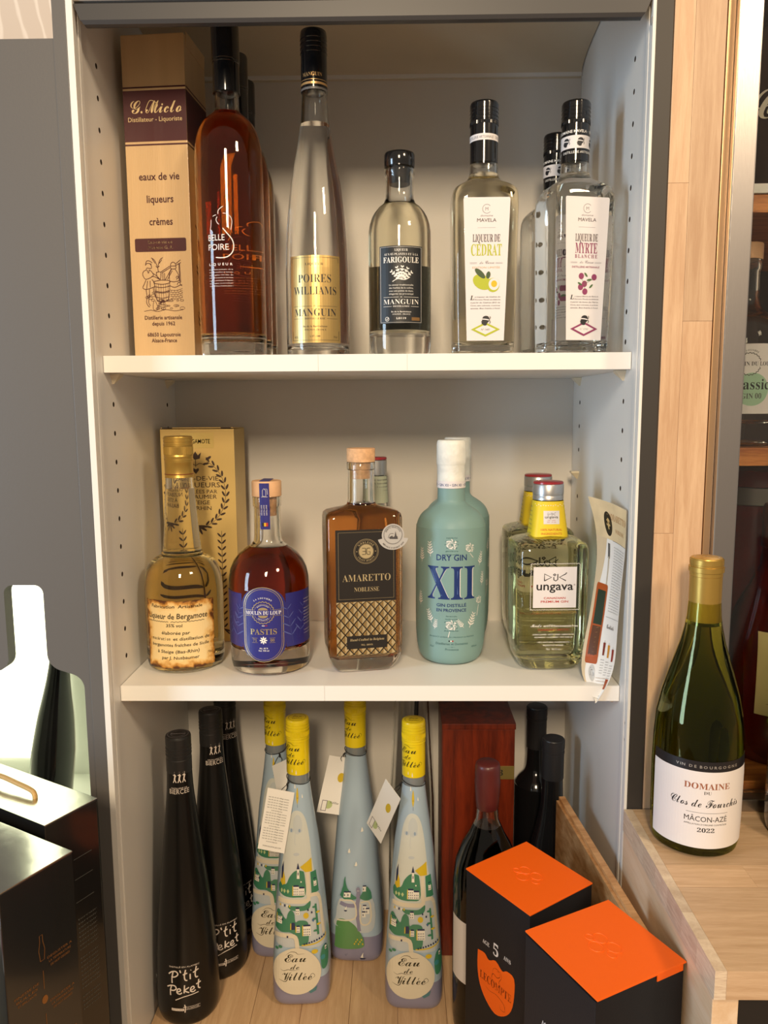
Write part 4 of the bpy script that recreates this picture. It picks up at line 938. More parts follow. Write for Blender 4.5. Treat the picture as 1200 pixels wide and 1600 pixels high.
bloom(-.002, .160, .0085, 0); bloom(-.030, .151, .0085, 1, 95); bloom(.022, .155, .0075, 0); p.line([(.022, .148), (.027, .142)], .0006, WINK); bloom(.038, .138, .0080, 1, 75); bloom(.044, .111, .0080, 1, 85); bloom(.038, .0860, .0065, 0); p.line([(.037, .080), (.034, .066)], .0008, WINK); bloom(.022, .0600, .0090, 1, 70); bloom(.014, .0580, .0060, 1, 130); bloom(-.002, .0560, .0085, 0); p.line([(-.004, .048), (-.006, .040)], .0008, WINK); bloom(-.028, .0650, .0080, 1, 110); bloom(-.024, .055, .0060, 1, 80); bloom(-.045, .142, .008, 1, 90); bloom(-.048, .085, .008, 1, 90)
p.build('print', sf, xi, cut=.003)
dup(xi, (.4200, .1990, Y2), .25, 'rear frosted teal gin bottle, mostly hidden behind the front one')

# ---- pale Canadian gins with paper collars
UN = [(0, .0330, .0330, 4), (.003, .0375, .0375, 4.5), (.010, .0412, .0412, 5), (.022, .0438, .0438, 5.5), (.040, .0450, .0450, 6), (.1500, .0462, .0462, 6), (.1570, .0455, .0455, 6), (.1605, .0435, .0435, 5), (.1640, .0370, .0370, 3.6), (.1675, .0275, .0275, 2.6), (.1710, .0215, .0215, 2), (.1760, .0185, .0185, 2), (.2130, .0170, .0170, 2)]
UNL = liquid('pale_green_gin', (.975, .945, .42), 8)
un_ = thing('gin_bottle', 'front pale yellow square gin bottle with yellow paper collar and red-topped silver cap', 'bottle', (.5270, .0900, Y2), .04, 'pale gins with paper collars')
sf = glass_bottle(un_, UN, .1790, UNL, base=.014, t=.0036, n=96)
c_ = mk('cap', *loft(S([(.2132, .0185), (.2136, .0193), (.2180, .0193), (.2184, .0190), (.2200, .0190), (.2204, .0194), (.2325, .0194), (.2335, .0188)]), 48), mat('satin_silver_cap', (.5, .5, .5), .35, .85), un_)
mk('cap_top', *loft(S([(.2336, .0180), (.2338, .0189), (.2358, .0188), (.2366, .0175)]), 48), mat('red_cap_top', srgb('a0242c'), .3, coat=.3), c_)
YEL = mat('yellow_collar', srgb('ecd028'), .5); p1 = Print()
# collar: a flared sleeve with scalloped lower rim
col_s = [(.1640, .0245, .0245, 4.0), (.1800, .0222, .0222, 4.0), (.2125, .0188, .0188, 2.6)]
V, F = loft(col_s, 64, False, False); V2, F2 = loft([(z, a-.0004, b-.0004, e) for z, a, b, e in col_s], 64, False, False, True)
V, F, I = mgroup([(V, F, 0), (V2, F2, 0)]); co = mk('paper_collar', V, F, YEL, un_, ang=60)
cs = Surf(col_s); q = Print(); q.rect(-.0100, .1845, .0100, .2010, PAPER)
SYL = ((-1, ((-.0060, -.0025), (-.0060, .0025), (-.0010, 0), (-.0060, -.0025))), (0, ((.0012, .0025), (.0002, .0018), (.0012, .0010), (.0020, .0018), (.0012, .0025))), (0, ((.0006, .0002), (.0006, -.0018), (.0020, -.0026), (.0034, -.0016), (.0034, .0024))), (1, ((.0092, .0025), (.0045, 0), (.0092, -.0025))), (1, ((.0090, .0028), (.0098, .0032))))
def syll(q, x, z, k, wd, m):
    for _, P in SYL: q.line([(x+(a-.0015)*k, z+b*k) for a, b in P], wd, m)
syll(q, 0, .1970, .62, .0005, INK); q.text('ungava', 0, .1918, .0033, INK, 'bold', w=.0165); q.text('CANADIAN', 0, .1885, .0014, MC['flag_red'], w=.010); q.text('PREMIUM GIN', 0, .1862, .0014, MC['flag_red'], w=.011)
OR = mat('orange_print', srgb('d0761c'), .5); q.text('100% NATURAL', 0, .1762, .0027, OR, 'bold', w=.0270); q.text('INGREDIENTS', 0, .1712, .0027, OR, 'bold', w=.0260)
for k in range(16): q.ell(-.022+k*.003, .2090-.002*abs(math.sin(k*1.7)), .0009, .0007, mat('pale_yellow_print', srgb('f4ecc0'), .5), n=6)
for k in range(7):
    for s_ in (-1, 1): q.text('natural botanicals rare', s_*.036, .204-k*.0055, .0018, GREY, w=.014)
q.build('lettering', cs, co, cut=.003, cutz=.008)
fs = Surf(UN, flat=True); p = Print(); p.rect(-.0268, .0835, .0268, .1350, PAPER)
q = Print(); q.l = .0004; syll(q, 0, .1220, 1.75, .0012, INK); q.text('ungava', 0, .1060, .0105, INK, 'bold', w=.0455); q.text('®', .0243, .1115, .002, INK); q.text('CANADIAN', 0, .0945, .0027, MC['flag_red'], 'bold', w=.0270); q.text('PREMIUM GIN', 0, .0900, .0027, MC['flag_red'], 'bold', w=.0340)
label_part('label', un_, fs, p, q, cut=0)
p = Print(); ZZ = lambda x0, z0, x1, z1, n: [(x0+(x1-x0)*i/n+(.0010 if i % 2 and x0 == x1 else 0), z0+(z1-z0)*i/n+(.0010 if i % 2 and z0 == z1 else 0)) for i in range(n+1)]
for a in ((-.0302, .1385, .0302, .1385, 36), (-.0302, .0805, .0302, .0805, 36), (-.0302, .0805, -.0302, .1385, 34), (.0302, .0805, .0302, .1385, 34)): p.line(ZZ(*a), .0005, WINK)
p.text('THE CANADIAN NORTH', 0, .0760, .0030, mat('amber_ink', srgb('a8884a'), .5), w=.055); p.text('Made with', -.015, .0590, .0042, WINK, 'bscript', w=.028); p.text('Rare botanicals from', .0150, .0590, .0026, WINK, 'bold', w=.0300); p.text('CANADA’S ARCTIC', 0, .0540, .0026, MC['flag_red'], w=.040)
p.text('NORDIC JUNIPER · ARCTIC BLEND · LABRADOR TEA', 0, .0485, .0016, WINK, 'bold', w=.052); p.text('CROWBERRY · CLOUDBERRY · WILD ROSE HIP', 0, .0450, .0016, WINK, 'bold', w=.048); p.text('100% NATURAL INGREDIENTS', 0, .0385, .0018, WINK, w=.040); p.text('PRODUCT OF CANADA', 0, .0345, .0018, WINK, 'bold', w=.026); p.text('70cl   43.1% vol', 0, .0290, .0026, WINK, w=.018)
p.build('print', fs, un_)
p = Print(); p.l = .0002; syll(p, 0, .128, 2.2, .0022, INK); p.text('ungava', 0, .108, .012, INK, 'bold', w=.055)
p.build('back_print', lambda x, z, l: (-x, sect_at(UN, z)[2]+l, z), un_)
dup(un_, (.5330, .1960, Y2), .0, 'rear pale yellow gin bottle, seen through and above the front one')
# ---- small bottle hidden behind the amaretto
sm = thing('liqueur_bottle', 'half-hidden bottle with red cap and green paper neck label behind the amaretto', 'bottle', (.3060, .2100, Y2), 0)
SMB = S([(0, .030), (.003, .034), (.15, .034), (.165, .030), (.180, .022), (.192, .0155), (.235, .0135)])
glass_bottle(sm, SMB, .2, CLEARL, base=.01)
mk('cap', *loft(S([(.2352, .0138), (.2355, .0145), (.2560, .0145), (.2570, .0135)]), 40), MC['satin_silver_cap'], sm); mk('cap_top', *loft(S([(.2571, .0130), (.2573, .0144), (.2600, .0143), (.2606, .0132)]), 40), MC['red_cap_top'], sm)
p = Print(); p.rect(-.044, .196, .044, .2340, mat('sage_paper', srgb('b9c0a8'), .6)); q = Print(); q.l = .0004
for i in range(7):
    for x in (-.03, -.01, .01, .03): q.text('liqueur artisanale', x, .228-i*.005, .0022, MDK, 'bold', w=.018)
ss = Surf(S([(.19, .0172), (.2, .0156), (.235, .0142)])); a = p.build('neck_label', ss, sm, cut=.003); q.build('lettering', ss, a, cut=.003)

# ---- curled amaretto leaflet propped against the right wall
lf = thing('leaflet', 'curled amaretto leaflet with bottle picture leaning on the right wall of the lower shelf', 'leaflet', (0, 0, 0))
LL = catmull([(.5680, .050, -.1690), (.5785, .052, -.2060), (.5810, .050, -.2500), (.5735, .045, -.3100), (.5640, .038, -.3600), (.5600, .020, -.3850), (.5700, -.0060, -.4090)], 6)
RL = catmull([(.5975, -.010, -.1790), (.5970, -.012, -.2240), (.5945, -.010, -.2700), (.5925, -.008, -.3200), (.5910, -.006, -.3600), (.5850, -.004, -.3860), (.5710, -.0065, -.4100)], 6)
def even(P, n=40):
    L = [0]
    for a, b in zip(P, P[1:]): L.append(L[-1]+math.dist(a, b))
    out, j = [], 0
    for i in range(n+1):
        t = L[-1]*i/n
        while j < len(L)-2 and L[j+1] < t: j += 1
        k = (t-L[j])/(L[j+1]-L[j]); out.append(tuple(a+(b-a)*k for a, b in zip(P[j], P[j+1])))
    return out
LL, RL = even(LL), even(RL)
LW, LH = .094, .252
def lmap(x, z, l, back=0):
    u = min(1, max(0, x/LW)); v = (1-min(1, max(0, z/LH)))*(len(LL)-1); i = min(int(v), len(LL)-2); t = v-i
    A = Vector(LL[i]).lerp(Vector(LL[i+1]), t); B = Vector(RL[i]).lerp(Vector(RL[i+1]), t)
    Dn = Vector(LL[i+1])-Vector(LL[i])+Vector(RL[i+1])-Vector(RL[i]); N = (B-A).cross(Dn).normalized()
    if N.y > 0: N = -N
    s = .004*math.sin(u*PI)
    return tuple(A.lerp(B, u)+N*(l-s))
PARCH = mat('parchment_print', srgb('d9c6a0'), .55, var=.15, vscale=40); LPAP = mat('glossy_leaflet_paper', srgb('e9e8e6'), .35, coat=.3)
def grid(name, x0, z0, x1, z1, m, l, nx=10, nz=40, th=0):
    V, F = [], []
    for s_, ll in enumerate((l, l-th) if th else (l,)):
        for j in range(nz+1):
            for i in range(nx+1): V.append(lmap(x0+(x1-x0)*i/nx, z0+(z1-z0)*j/nz, ll))
        o = s_*(nx+1)*(nz+1)
        for j in range(nz):
            for i in range(nx):
                q = (o+j*(nx+1)+i, o+j*(nx+1)+i+1, o+(j+1)*(nx+1)+i+1, o+(j+1)*(nx+1)+i); F.append(q if s_ == 0 else q[::-1])
    return mk(name, V, F, m, lf, ang=80)
sheet = grid('sheet', 0, 0, LW, LH, LPAP, 0, th=.0003)
p = Print(); p.l = .0002
p.rect(.0, .205, LW, LH, PARCH); p.poly([(0, .0), (0, .205), (.028, .205), (.014, .150), (.020, .09), (.006, .03)], mat('brown_wash_print', srgb('cdbb9c'), .5))
p.text('AMARETTO', .066, .2300, .0085, mat('bronze_ink', srgb('9a6a3a'), .5), 'serifb', w=.050); p.text('NOBLESSE', .070, .2160, .0050, MC['bronze_ink'], 'serifb', w=.030); p.line([(.046, .205), (LW, .205)], .0004, BLK)
p.ell(.036, .2240, .0105, .0150, BLK); p.circ(.036, .2240, .0085, .0006, LG, ry=.012); p.ell(.036, .2240, .0050, .0070, LG); p.rect(.031, .182, .037, .200, GREY); p.rect(.0320, .150, .0355, .184, mat('pale_glass_print', srgb('b8b0a0'), .5))
p.rect(.008, .052, .040, .150, mat('amber_photo_print', srgb('a8501c'), .35), .004); p.rect(.013, .100, .036, .142, mat('dark_green_photo', srgb('20301c'), .4)); p.rect(.013, .062, .036, .098, mat('brown_photo', srgb('5a3418'), .4))
for i in range(6): p.line([(.013, .064+i*.006), (.036, .068+i*.006)], .0005, TG)
p.ell(.028, .040, .0090, .0110, MED); p.circ(.028, .040, .0065, .0008, MDK, ry=.008); p.circ(.028, .040, .0035, .0006, MDK, ry=.0045)
for i in range(24): p.text('liqueur d’amandes artisanale élaborée avec soin', .070, .1975-i*.0034, .0013, MDK, w=.040)
p.line([(.046, .1120), (LW, .1120)], .0003, MDK); p.text('Cocktails', .066, .098, .0060, BLK, 'bscript', w=.026)
for x, z, c_ in ((.054, .080, srgb('7a2a1a')), (.069, .078, srgb('c98a2a')), (.084, .074, srgb('8a2a24'))):
    p.poly([(x-.0035, z), (x+.0035, z), (x+.0025, z-.016), (x-.0025, z-.016)], mat('drink_%d' % int(x*1000), c_, .4)); p.line([(x, z-.016), (x, z+.003)], .0006, MDK)
    for i in range(6): p.text('amaretto 4cl', x, z-.022-i*.0034, .0013, MDK, w=.010)
for i in range(4): p.text('à consommer avec modération', .060, .034-i*.0042, .0016, MC['bronze_ink'], w=.040)
p.rect(.078, .020, .089, .034, mat('red_square_print', srgb('a04a2a'), .5)); p.frame(.081, .0235, .086, .0305, .0006, LG)
for i in range(3): p.text('société de distribution en belgique', .040, .0135-i*.0038, .0014, MDK, w=.055)
p.build('print', lmap, sheet, cut=.006, cutz=.006)

# ============================================================ bottom compartment
Y3 = Z3+.0005
# ---- three matt black flutes
PEK = S([(0, .0325), (.0025, .0375), (.010, .0405), (.024, .0418), (.060, .0412), (.1136, .0382), (.1772, .0325), (.2399, .0255), (.290, .0203), (.318, .0176), (.340, .0165), (.3455, .0163)])
pk = thing('spirit_bottle', 'foremost matt black flute bottle with white brush lettering near its base', 'bottle', (.0450, .0760, Y3), .14, 'matt black flute bottles')
mk('body', *loft([(0, .02, .02, 2)]+smooth_secs(PEK, 3), 64), SATIN, pk); sf = Surf(smooth_secs(PEK, 3))
screw_cap(pk, .3455, .3950, .0163, BLACKM, rings=((.3455, .3635, .0003), (.3680, .3700, .0005), (.3725, .3745, .0005), (.3770, .3790, .0005), (.3815, .3925, .0003)), name='screw_cap')
def rings_top(parent, r, z, txt=None):
    p = Print(); p.circ(0, 0, r*.86, .0004, MC['grey_ink']); p.circ(0, 0, r*.6, .0003, MC['grey_ink'])
    if txt: p.text(txt, 0, -.001, .0022, MC['grey_ink'], 'bold', w=r*1.2)
    p.build('top_print', lambda x, y, l: (x, y, z+l), parent)
rings_top(pk, .0155, .3948, 'BIERCEE')
p = Print(); PW = mat('warm_white_ink', srgb('d8cdc4'), .5)
p.text('DISTILLÉ EN ALAMBIC', .001, .0880, .0020, PW, w=.0400)
def brush(L, ox, oz, k, wd, m):
    for P in L: p.line([(ox+x*k, oz+y*k) for x, y in P], wd, m, sm=5)
BR = ([(0, 10), (5, 14), (11, 15), (14, 11), (10, 7), (4, 6)], [(7, 14), (5, 5), (5, -3)], [(17, 17), (18, 13)], [(21, 10), (27, 12)], [(25, 17), (23, 8), (24, 2), (27, 1)], [(31, 10), (31, 2)], [(32, 15), (32.4, 15.8)], [(35, 11), (43, 14)], [(40, 19), (38, 9), (39, 3), (42, 3)])
brush(BR, -.0205, .0690, .00093, .0017, PW)
BR2 = ([(-1, 9), (5, 12), (11, 12), (13, 8), (9, 5), (3, 5)], [(6, 12), (4, 4), (4, -3)], [(14, 3), (19, 5), (18, 8), (15, 7), (14, 2), (18, 0), (21, 2)], [(25, 13), (24, 1)], [(31, 9), (25, 5), (31, 1)], [(34, 4), (38, 6), (37, 9), (34, 8), (33, 3), (37, 1), (40, 3)], [(41, 11), (48, 13)], [(45, 17), (44, 6), (47, 3)])
brush(BR2, -.0225, .0515, .00093, .0017, PW); p.line([(-.012, .0425), (0, .0475), (.0185, .0500)], .0012, PW, sm=4)
p.rect(-.0180, .0270, -.0010, .0305, PW); p.frame(.0010, .0285, .0200, .0325, .0004, PW); p.text('DE BIERCEE', .0105, .0295, .0018, PW, w=.016); p.text('DISTILLERIE', -.0095, .0279, .0018, BLACKM, w=.015)
p.line([(0, .0245), (.0008, .031), (0, .036)], .0014, PW); p.line([(-.002, .032), (.002, .033)], .0009, PW)
def riders(x, z, k, m):
    for i in range(3):
        a = x+i*7*k; p.line([(a, z), (a+1*k, z+5*k), (a+.5*k, z+9*k)], 2.2*k, m); p.ell(a+.5*k, z+10.5*k, 1.5*k, 1.7*k, m, n=10, step=False); p.line([(a, z), (a-2*k, z-5*k)], 1.3*k, m); p.line([(a+.5*k, z), (a+2.5*k, z-5*k)], 1.3*k, m); p.line([(a-2*k, z+7*k), (a+3*k, z+6*k)], 1.1*k, m)
riders(-.0045, .3390, .00085, PW); p.text('DISTILLERIE DE', .001, .3262, .0018, PW, w=.021); p.text('BIERCEE', .001, .3195, .0062, PW, w=.0270, sp=1.05)
for z in (.3218, .3236): p.line([(-.0105, z), (.0125, z)], .00035, SATIN, step=True)
p.build('print', sf, pk, cut=.003)
dup(pk, (.0680, .1595, Y3), .45, 'middle matt black flute bottle of the three')
dup(pk, (.0690, .2455, Y3), .6, 'rearmost matt black flute bottle, its cap hidden by the shelf')

# ---- painted flute bottles with a harbour scene
EAU = [(0, .030, .030, 4.2), (.003, .0355, .0355, 4.5), (.010, .0392, .0392, 4.5), (.022, .0402, .0402, 4.3), (.045, .0400, .0400, 4), (.0966, .0373, .0373, 3.6), (.1617, .0324, .0324, 3.0), (.2257, .0267, .0267, 2.5), (.2569, .0225, .0225, 2.2), (.2879, .0183, .0183, 2), (.3140, .0153, .0153, 2)]
SKY = mat('pale_blue_enamel', srgb('a7bdd0'), .3, coat=.35); PUR = mat('grey_violet_enamel', srgb('8685a0'), .3, coat=.35)
ECR = mat('cream_enamel', srgb('d8d0bb'), .35, coat=.2); PBL = mat('mist_blue_enamel', srgb('bcc5cb'), .35, coat=.2); GRN = mat('leaf_green_enamel', srgb('3f7f62'), .35, coat=.2); MGR = mat('meadow_green_enamel', srgb('5b8e55'), .35, coat=.2)
yellow_paint = mat('yellow_enamel', srgb('d2b62c'), .35, coat=.2); navy_paint = mat('navy_enamel', srgb('1f2b52'), .35, coat=.2); white_paint = mat('white_enamel', srgb('e9e6dc'), .35, coat=.2); YCAP = mat('yellow_cap', srgb('e9d21a'), .3, coat=.4)
ev = thing('spirit_bottle', 'front left flute bottle painted with a harbour village, yellow cap, tag hanging at its left', 'bottle', (.1980, .1120, Y3), .05)
V, F = loft([(0, .02, .02, 4)]+smooth_secs(EAU, 3), 64); n_r = 64; mi = []
for q_ in F: mi.append(1 if max(V[k][2] for k in q_) < .046 else 0)
mk('body', V, F, [SKY, PUR], ev, mi=mi); sf = Surf(smooth_secs(EAU, 3), u=.0400)
mk('neck_glass', *loft(S([(.3141, .0150), (.3150, .0152), (.3262, .0146), (.3262, .0120)]), 40, False, True), mat('smoky_neck_glass', srgb('7d858a'), .12, coat=.6), ev)
screw_cap(ev, .3264, .4030, .0158, YCAP, rings=((.3730, .3750, .0004), (.3770, .3785, .0003), (.3880, .3900, .0005), (.3925, .3940, .0004), (.3965, .3980, .0003)), knurls=((.3800, .3865),), name='screw_cap')
p = Print(); OL = mat('olive_black_ink', srgb('2c2810'), .5); p.circ(0, 0, .0118, .0004, OL); p.text('Eau', 0, .0015, .0050, OL, 'bscript', w=.012); p.text('Villée', 0, -.0055, .0045, OL, 'bscript', w=.015); p.build('top_print', lambda x, y, l: (x, y, .4028+l), ev)
p = Print()
def swash(q, x, z, k, m):
    q.text('Eau', x-.002*k, z+.0150*k, .0125*k, m, 'bscript', w=.0300*k); q.text('de', x-.003*k, z+.0045*k, .0085*k, m, 'bscript', w=.0120*k); q.text('Villée', x, z-.0110*k, .0130*k, m, 'bscript', w=.0400*k)
    for P, wd in (([(-.016, .024), (-.009, .0295), (-.002, .0290), (.002, .0262), (.012, .0268)], .0007), ([(-.023, .0050), (-.018, .0025), (-.012, .0045), (-.006, .0030), (.004, .0040)], .0007), ([(-.0245, -.0100), (-.016, -.0130), (-.012, -.0070), (-.010, .0010)], .0010), ([(.019, -.0095), (.024, -.0060), (.0215, -.0020), (.018, -.0050), (.021, -.0100)], .0006)):
        q.line([(x+a*k, z+b*k) for a, b in P], wd*k, m, sm=6, taper=True)
for a in (-.006, .043): swash(p, a, .3500, .74, OL)
p.build('cap_print', Surf(S([(.3, .01582), (.4, .01582)])), ev, cut=.0025)
p = Print(); K = .0400*2/445
def E_(*P): return [((x-353)*K, (1497-y)*K*1.09) for x, y in P]
def sm_(P, n=4): return catmull(P+[P[0]], n)[:-1]
def wrap(ox):
    """one face of the bottle: hills, roads and houses of the village"""
    def e(*P): return [(x+ox, z) for x, z in E_(*P)]
    def house(x, y, w, h, roof=navy_paint, wall=white_paint, gable=yellow_paint):
        p.poly(e((x, y), (x+w, y), (x+w, y-h), (x, y-h)), wall); p.poly(e((x, y-h), (x+w, y-h), (x+w-4, y-h-12), (x+4, y-h-12)), roof)
        if gable: p.poly(e((x-8, y), (x, y), (x, y-h), (x-4, y-h-10), (x-8, y-h)), gable)
        k = max(2, int(w/14))
        for i in range(k):
            for j in range(max(1, int(h/18))): xa = x+4+i*(w-4)/k; ya = y-5-j*18; p.poly(e((xa, ya), (xa+6, ya), (xa+6, ya-9), (xa, ya-9)), navy_paint, False)
    p.poly(sm_(e((165, 690), (150, 560), (185, 330), (200, 180), (260, 95), (345, 75), (430, 105), (480, 200), (500, 420), (530, 700), (350, 760))), mat('pale_arch_enamel', srgb('cbd0cb'), .35))
    p.ell(*e((345, 170))[0], .0115, .0130, mat('pale_ghost_enamel', srgb('c0c8ca'), .35), n=30)
    for x in (265, 370): p.ell(*e((x, 212))[0], .0062, .0030, PBL, n=18); p.ell(*e((x, 212))[0], .0024, .0024, mat('eye_grey_blue', srgb('8ba0b8'), .4), n=12)
    p.line(e((318, 210), (312, 290), (325, 310)), .0009, PBL, sm=3); p.ell(*e((330, 375))[0], .0060, .0022, PBL)
    for y0, x0, s_ in ((-90, 300, 1.0), (-20, 430, .8), (-190, 330, .9), (-200, 250, .7)):
        p.poly(sm_(e((x0, y0+14*s_), (x0-12*s_, y0+6*s_), (x0-2*s_, y0-22*s_), (x0+12*s_, y0+6*s_))), white_paint)
    p.poly(sm_(e((345, 34), (324, -20), (345, -85), (366, -20))), yellow_paint)
    p.rect(*e((340, -8))[0], *e((344, -16))[0], navy_paint); p.rect(*e((350, -8))[0], *e((354, -16))[0], navy_paint); p.line(e((347, 30), (347, 55)), .0006, navy_paint)
    p.poly(sm_(e((130, 700), (170, 690), (400, 700), (540, 660), (580, 800), (578, 1010), (400, 1040), (120, 990))), PBL)
    p.poly(sm_(e((150, 650), (140, 610), (165, 580), (205, 590), (235, 580), (265, 530), (320, 490), (390, 492), (412, 520), (414, 660), (330, 678), (220, 672))), GRN)
    p.poly(e((160, 575), (195, 500), (215, 540), (222, 585), (190, 600)), yellow_paint); p.poly(e((172, 560), (170, 480), (190, 430), (195, 500), (185, 560)), navy_paint)
    for x in (185, 215, 250): p.poly(e((x-13, 635), (x, 620), (x+13, 635), (x, 652)), mat('pale_green_enamel', srgb('b8c890'), .35))
    house(300, 664, 55, 62); house(355, 664, 52, 50, wall=white_paint, gable=None); p.poly(e((334, 545), (362, 545), (358, 478), (338, 478)), white_paint); p.poly(e((333, 478), (363, 478), (356, 455), (348, 432), (340, 455)), navy_paint); p.rect(*e((344, 520))[0], *e((352, 500))[0], navy_paint); p.ell(*e((376, 567))[0], .0012, .0012, white_paint, n=10)
    p.poly(e((368, 462), (490, 405), (488, 500), (420, 500)), yellow_paint)
    p.poly(e((470, 505), (530, 500), (545, 650), (470, 660)), GRN); house(495, 608, 30, 45, wall=white_paint, gable=None)
    p.line(e((155, 700), (300, 705), (430, 700), (440, 640), (442, 500)), .0062, ECR, sm=4); p.line(e((455, 665), (520, 670), (548, 720), (552, 850), (560, 960)), .0052, ECR, sm=4)
    p.poly(sm_(e((240, 735), (330, 738), (400, 735), (455, 705), (445, 755), (390, 772), (290, 768))), GRN)
    for i in range(5): p.rect(*e((175+i*22, 745))[0], *e((187+i*22, 728))[0], (yellow_paint, white_paint, navy_paint, white_paint, yellow_paint)[i])
    house(322, 800, 34, 42, gable=None)
    p.poly(sm_(e((135, 905), (140, 800), (170, 770), (205, 800), (240, 830), (255, 790), (280, 765), (310, 790), (320, 850), (350, 840), (410, 845), (430, 880), (420, 1005), (345, 1018), (325, 960), (280, 925), (200, 925))), GRN)
    house(155, 868, 50, 60); house(285, 905, 32, 40, wall=navy_paint, gable=yellow_paint); house(328, 925, 30, 40, wall=white_paint); house(385, 950, 62, 68, gable=yellow_paint)
    p.ell(*e((412, 805))[0], .0042, .0042, yellow_paint, n=20); p.poly(e((458, 840), (475, 825), (485, 838), (470, 856)), mat('blue_sail', srgb('4a6a98'), .4))
    p.line(e((498, 730), (503, 850), (505, 950)), .0030, GRN)
    for i in range(5): p.ell(*e((485+(i % 2)*30, 750+i*42))[0], .0032, .0015, (GRN, yellow_paint)[i % 2], n=10)
    p.line(e((140, 950), (250, 945), (320, 960), (335, 1040)), .0060, ECR, sm=4)
    p.line(e((370, 1018), (470, 1010), (560, 985), (575, 960)), .0018, yellow_paint, sm=3)
    for i in range(9): p.rect(*e((385+i*20, 1016-i*5))[0], *e((397+i*20, 1004-i*5))[0], navy_paint)
    for x, y in ((170, 1045), (200, 1030)): p.ell(*e((x, y))[0], .0030, .0020, GRN, n=10)
    p.poly(sm_(e((510, 1110), (530, 1050), (570, 1040), (590, 1120), (560, 1195), (520, 1200))), GRN); p.ell(*e((530, 1120))[0], .0035, .0035, mat('teal_enamel', srgb('3f8890'), .4), n=14); p.ell(*e((470, 1065))[0], .0045, .0032, yellow_paint, n=12); house(550, 1075, 18, 28, gable=None)
    for x, y in ((455, 790), (250, 960), (205, 840), (425, 770)): p.rect(*e((x, y))[0], *e((x+12, y-14))[0], navy_paint)
    p.ell(*e((327, 1205))[0], .0330, .0338, ECR, n=48); p.poly(e((415, 1355), (480, 1315), (470, 1350), (430, 1370)), mat('teal_boat', srgb('4a7a84'), .4))
    swash(p, e((330, 0))[0][0], .0560, 1.0, OL)
wrap(0)
def meadow(ox):
    """the opposite face: lake with a long-necked serpent, a green meadow and sails"""
    def e(*P): return [((x-1075)*.00022+ox, (1210-y)*.000243) for x, y in P]
    p.poly(sm_(e((940, 905), (960, 780), (1060, 790), (1190, 780), (1200, 960), (1100, 990), (940, 950))), PBL); p.poly(sm_(e((945, 1060), (948, 930), (990, 905), (1060, 935), (1110, 990), (1135, 1040), (1130, 1085), (1040, 1098), (950, 1090))), MGR)
    p.poly(sm_(e((960, 760), (975, 700), (985, 640), (1000, 700), (1040, 745), (1080, 775), (1000, 785))), GRN); p.poly(sm_(e((1100, 770), (1120, 735), (1150, 700), (1180, 740), (1180, 785), (1130, 785))), GRN)
    p.line(e((965, 805), (1020, 820), (1085, 810), (1090, 730)), .0060, PUR, sm=4); p.ell(*e((1088, 722))[0], .0034, .0044, PUR); p.line(e((1090, 790), (1088, 870), (1105, 980)), .0050, PUR, sm=4); p.ell(*e((1084, 727))[0], .0006, .0006, white_paint, n=8); p.ell(*e((1093, 727))[0], .0006, .0006, white_paint, n=8)
    p.line(e((960, 790), (1060, 795), (1072, 900), (950, 915)), .0024, ECR, sm=4); p.line(e((1110, 800), (1170, 800), (1175, 920), (1115, 930), (1108, 810)), .0024, ECR, sm=4)
    for x, y in ((985, 770), (1010, 768), (1120, 730), (1125, 850), (1145, 870), (1120, 890)): p.rect(*e((x, y))[0], *e((x+24, y-30))[0], white_paint); p.rect(*e((x+4, y-8))[0], *e((x+10, y-20))[0], navy_paint); p.rect(*e((x, y-30))[0], *e((x+24, y-38))[0], navy_paint)
    p.poly(e((998, 845), (1012, 820), (1012, 845)), white_paint); p.poly(e((994, 848), (1018, 848), (1012, 856), (1000, 856)), navy_paint)
    for i in range(7): p.ell(*e((1075+i*9, 1060-(i % 3)*14))[0], .0010, .0016, yellow_paint, n=8)
    p.poly(e((1120, 1150), (1136, 1115), (1138, 1152)), white_paint); p.poly(e((1114, 1153), (1158, 1153), (1148, 1163), (1124, 1163)), navy_paint); p.line(e((1015, 1128), (1022, 1140), (1030, 1126)), .0005, navy_paint)
    for x, y in ((1105, 350), (1065, 560), (1005, 480)): p.poly(sm_(e((x, y+12), (x-10, y+8), (x, y-16), (x+10, y+8))), white_paint)
PE = sf.tab(1, 4.0)[2]*.0400
meadow(PE/2)
p.build('painted_scene', sf, ev, cut=.0035, cutz=.006)
WTAG = mat('white_tag_card', (.86, .85, .82), .5); STR = mat('black_cord', (.01, .01, .01), .7)
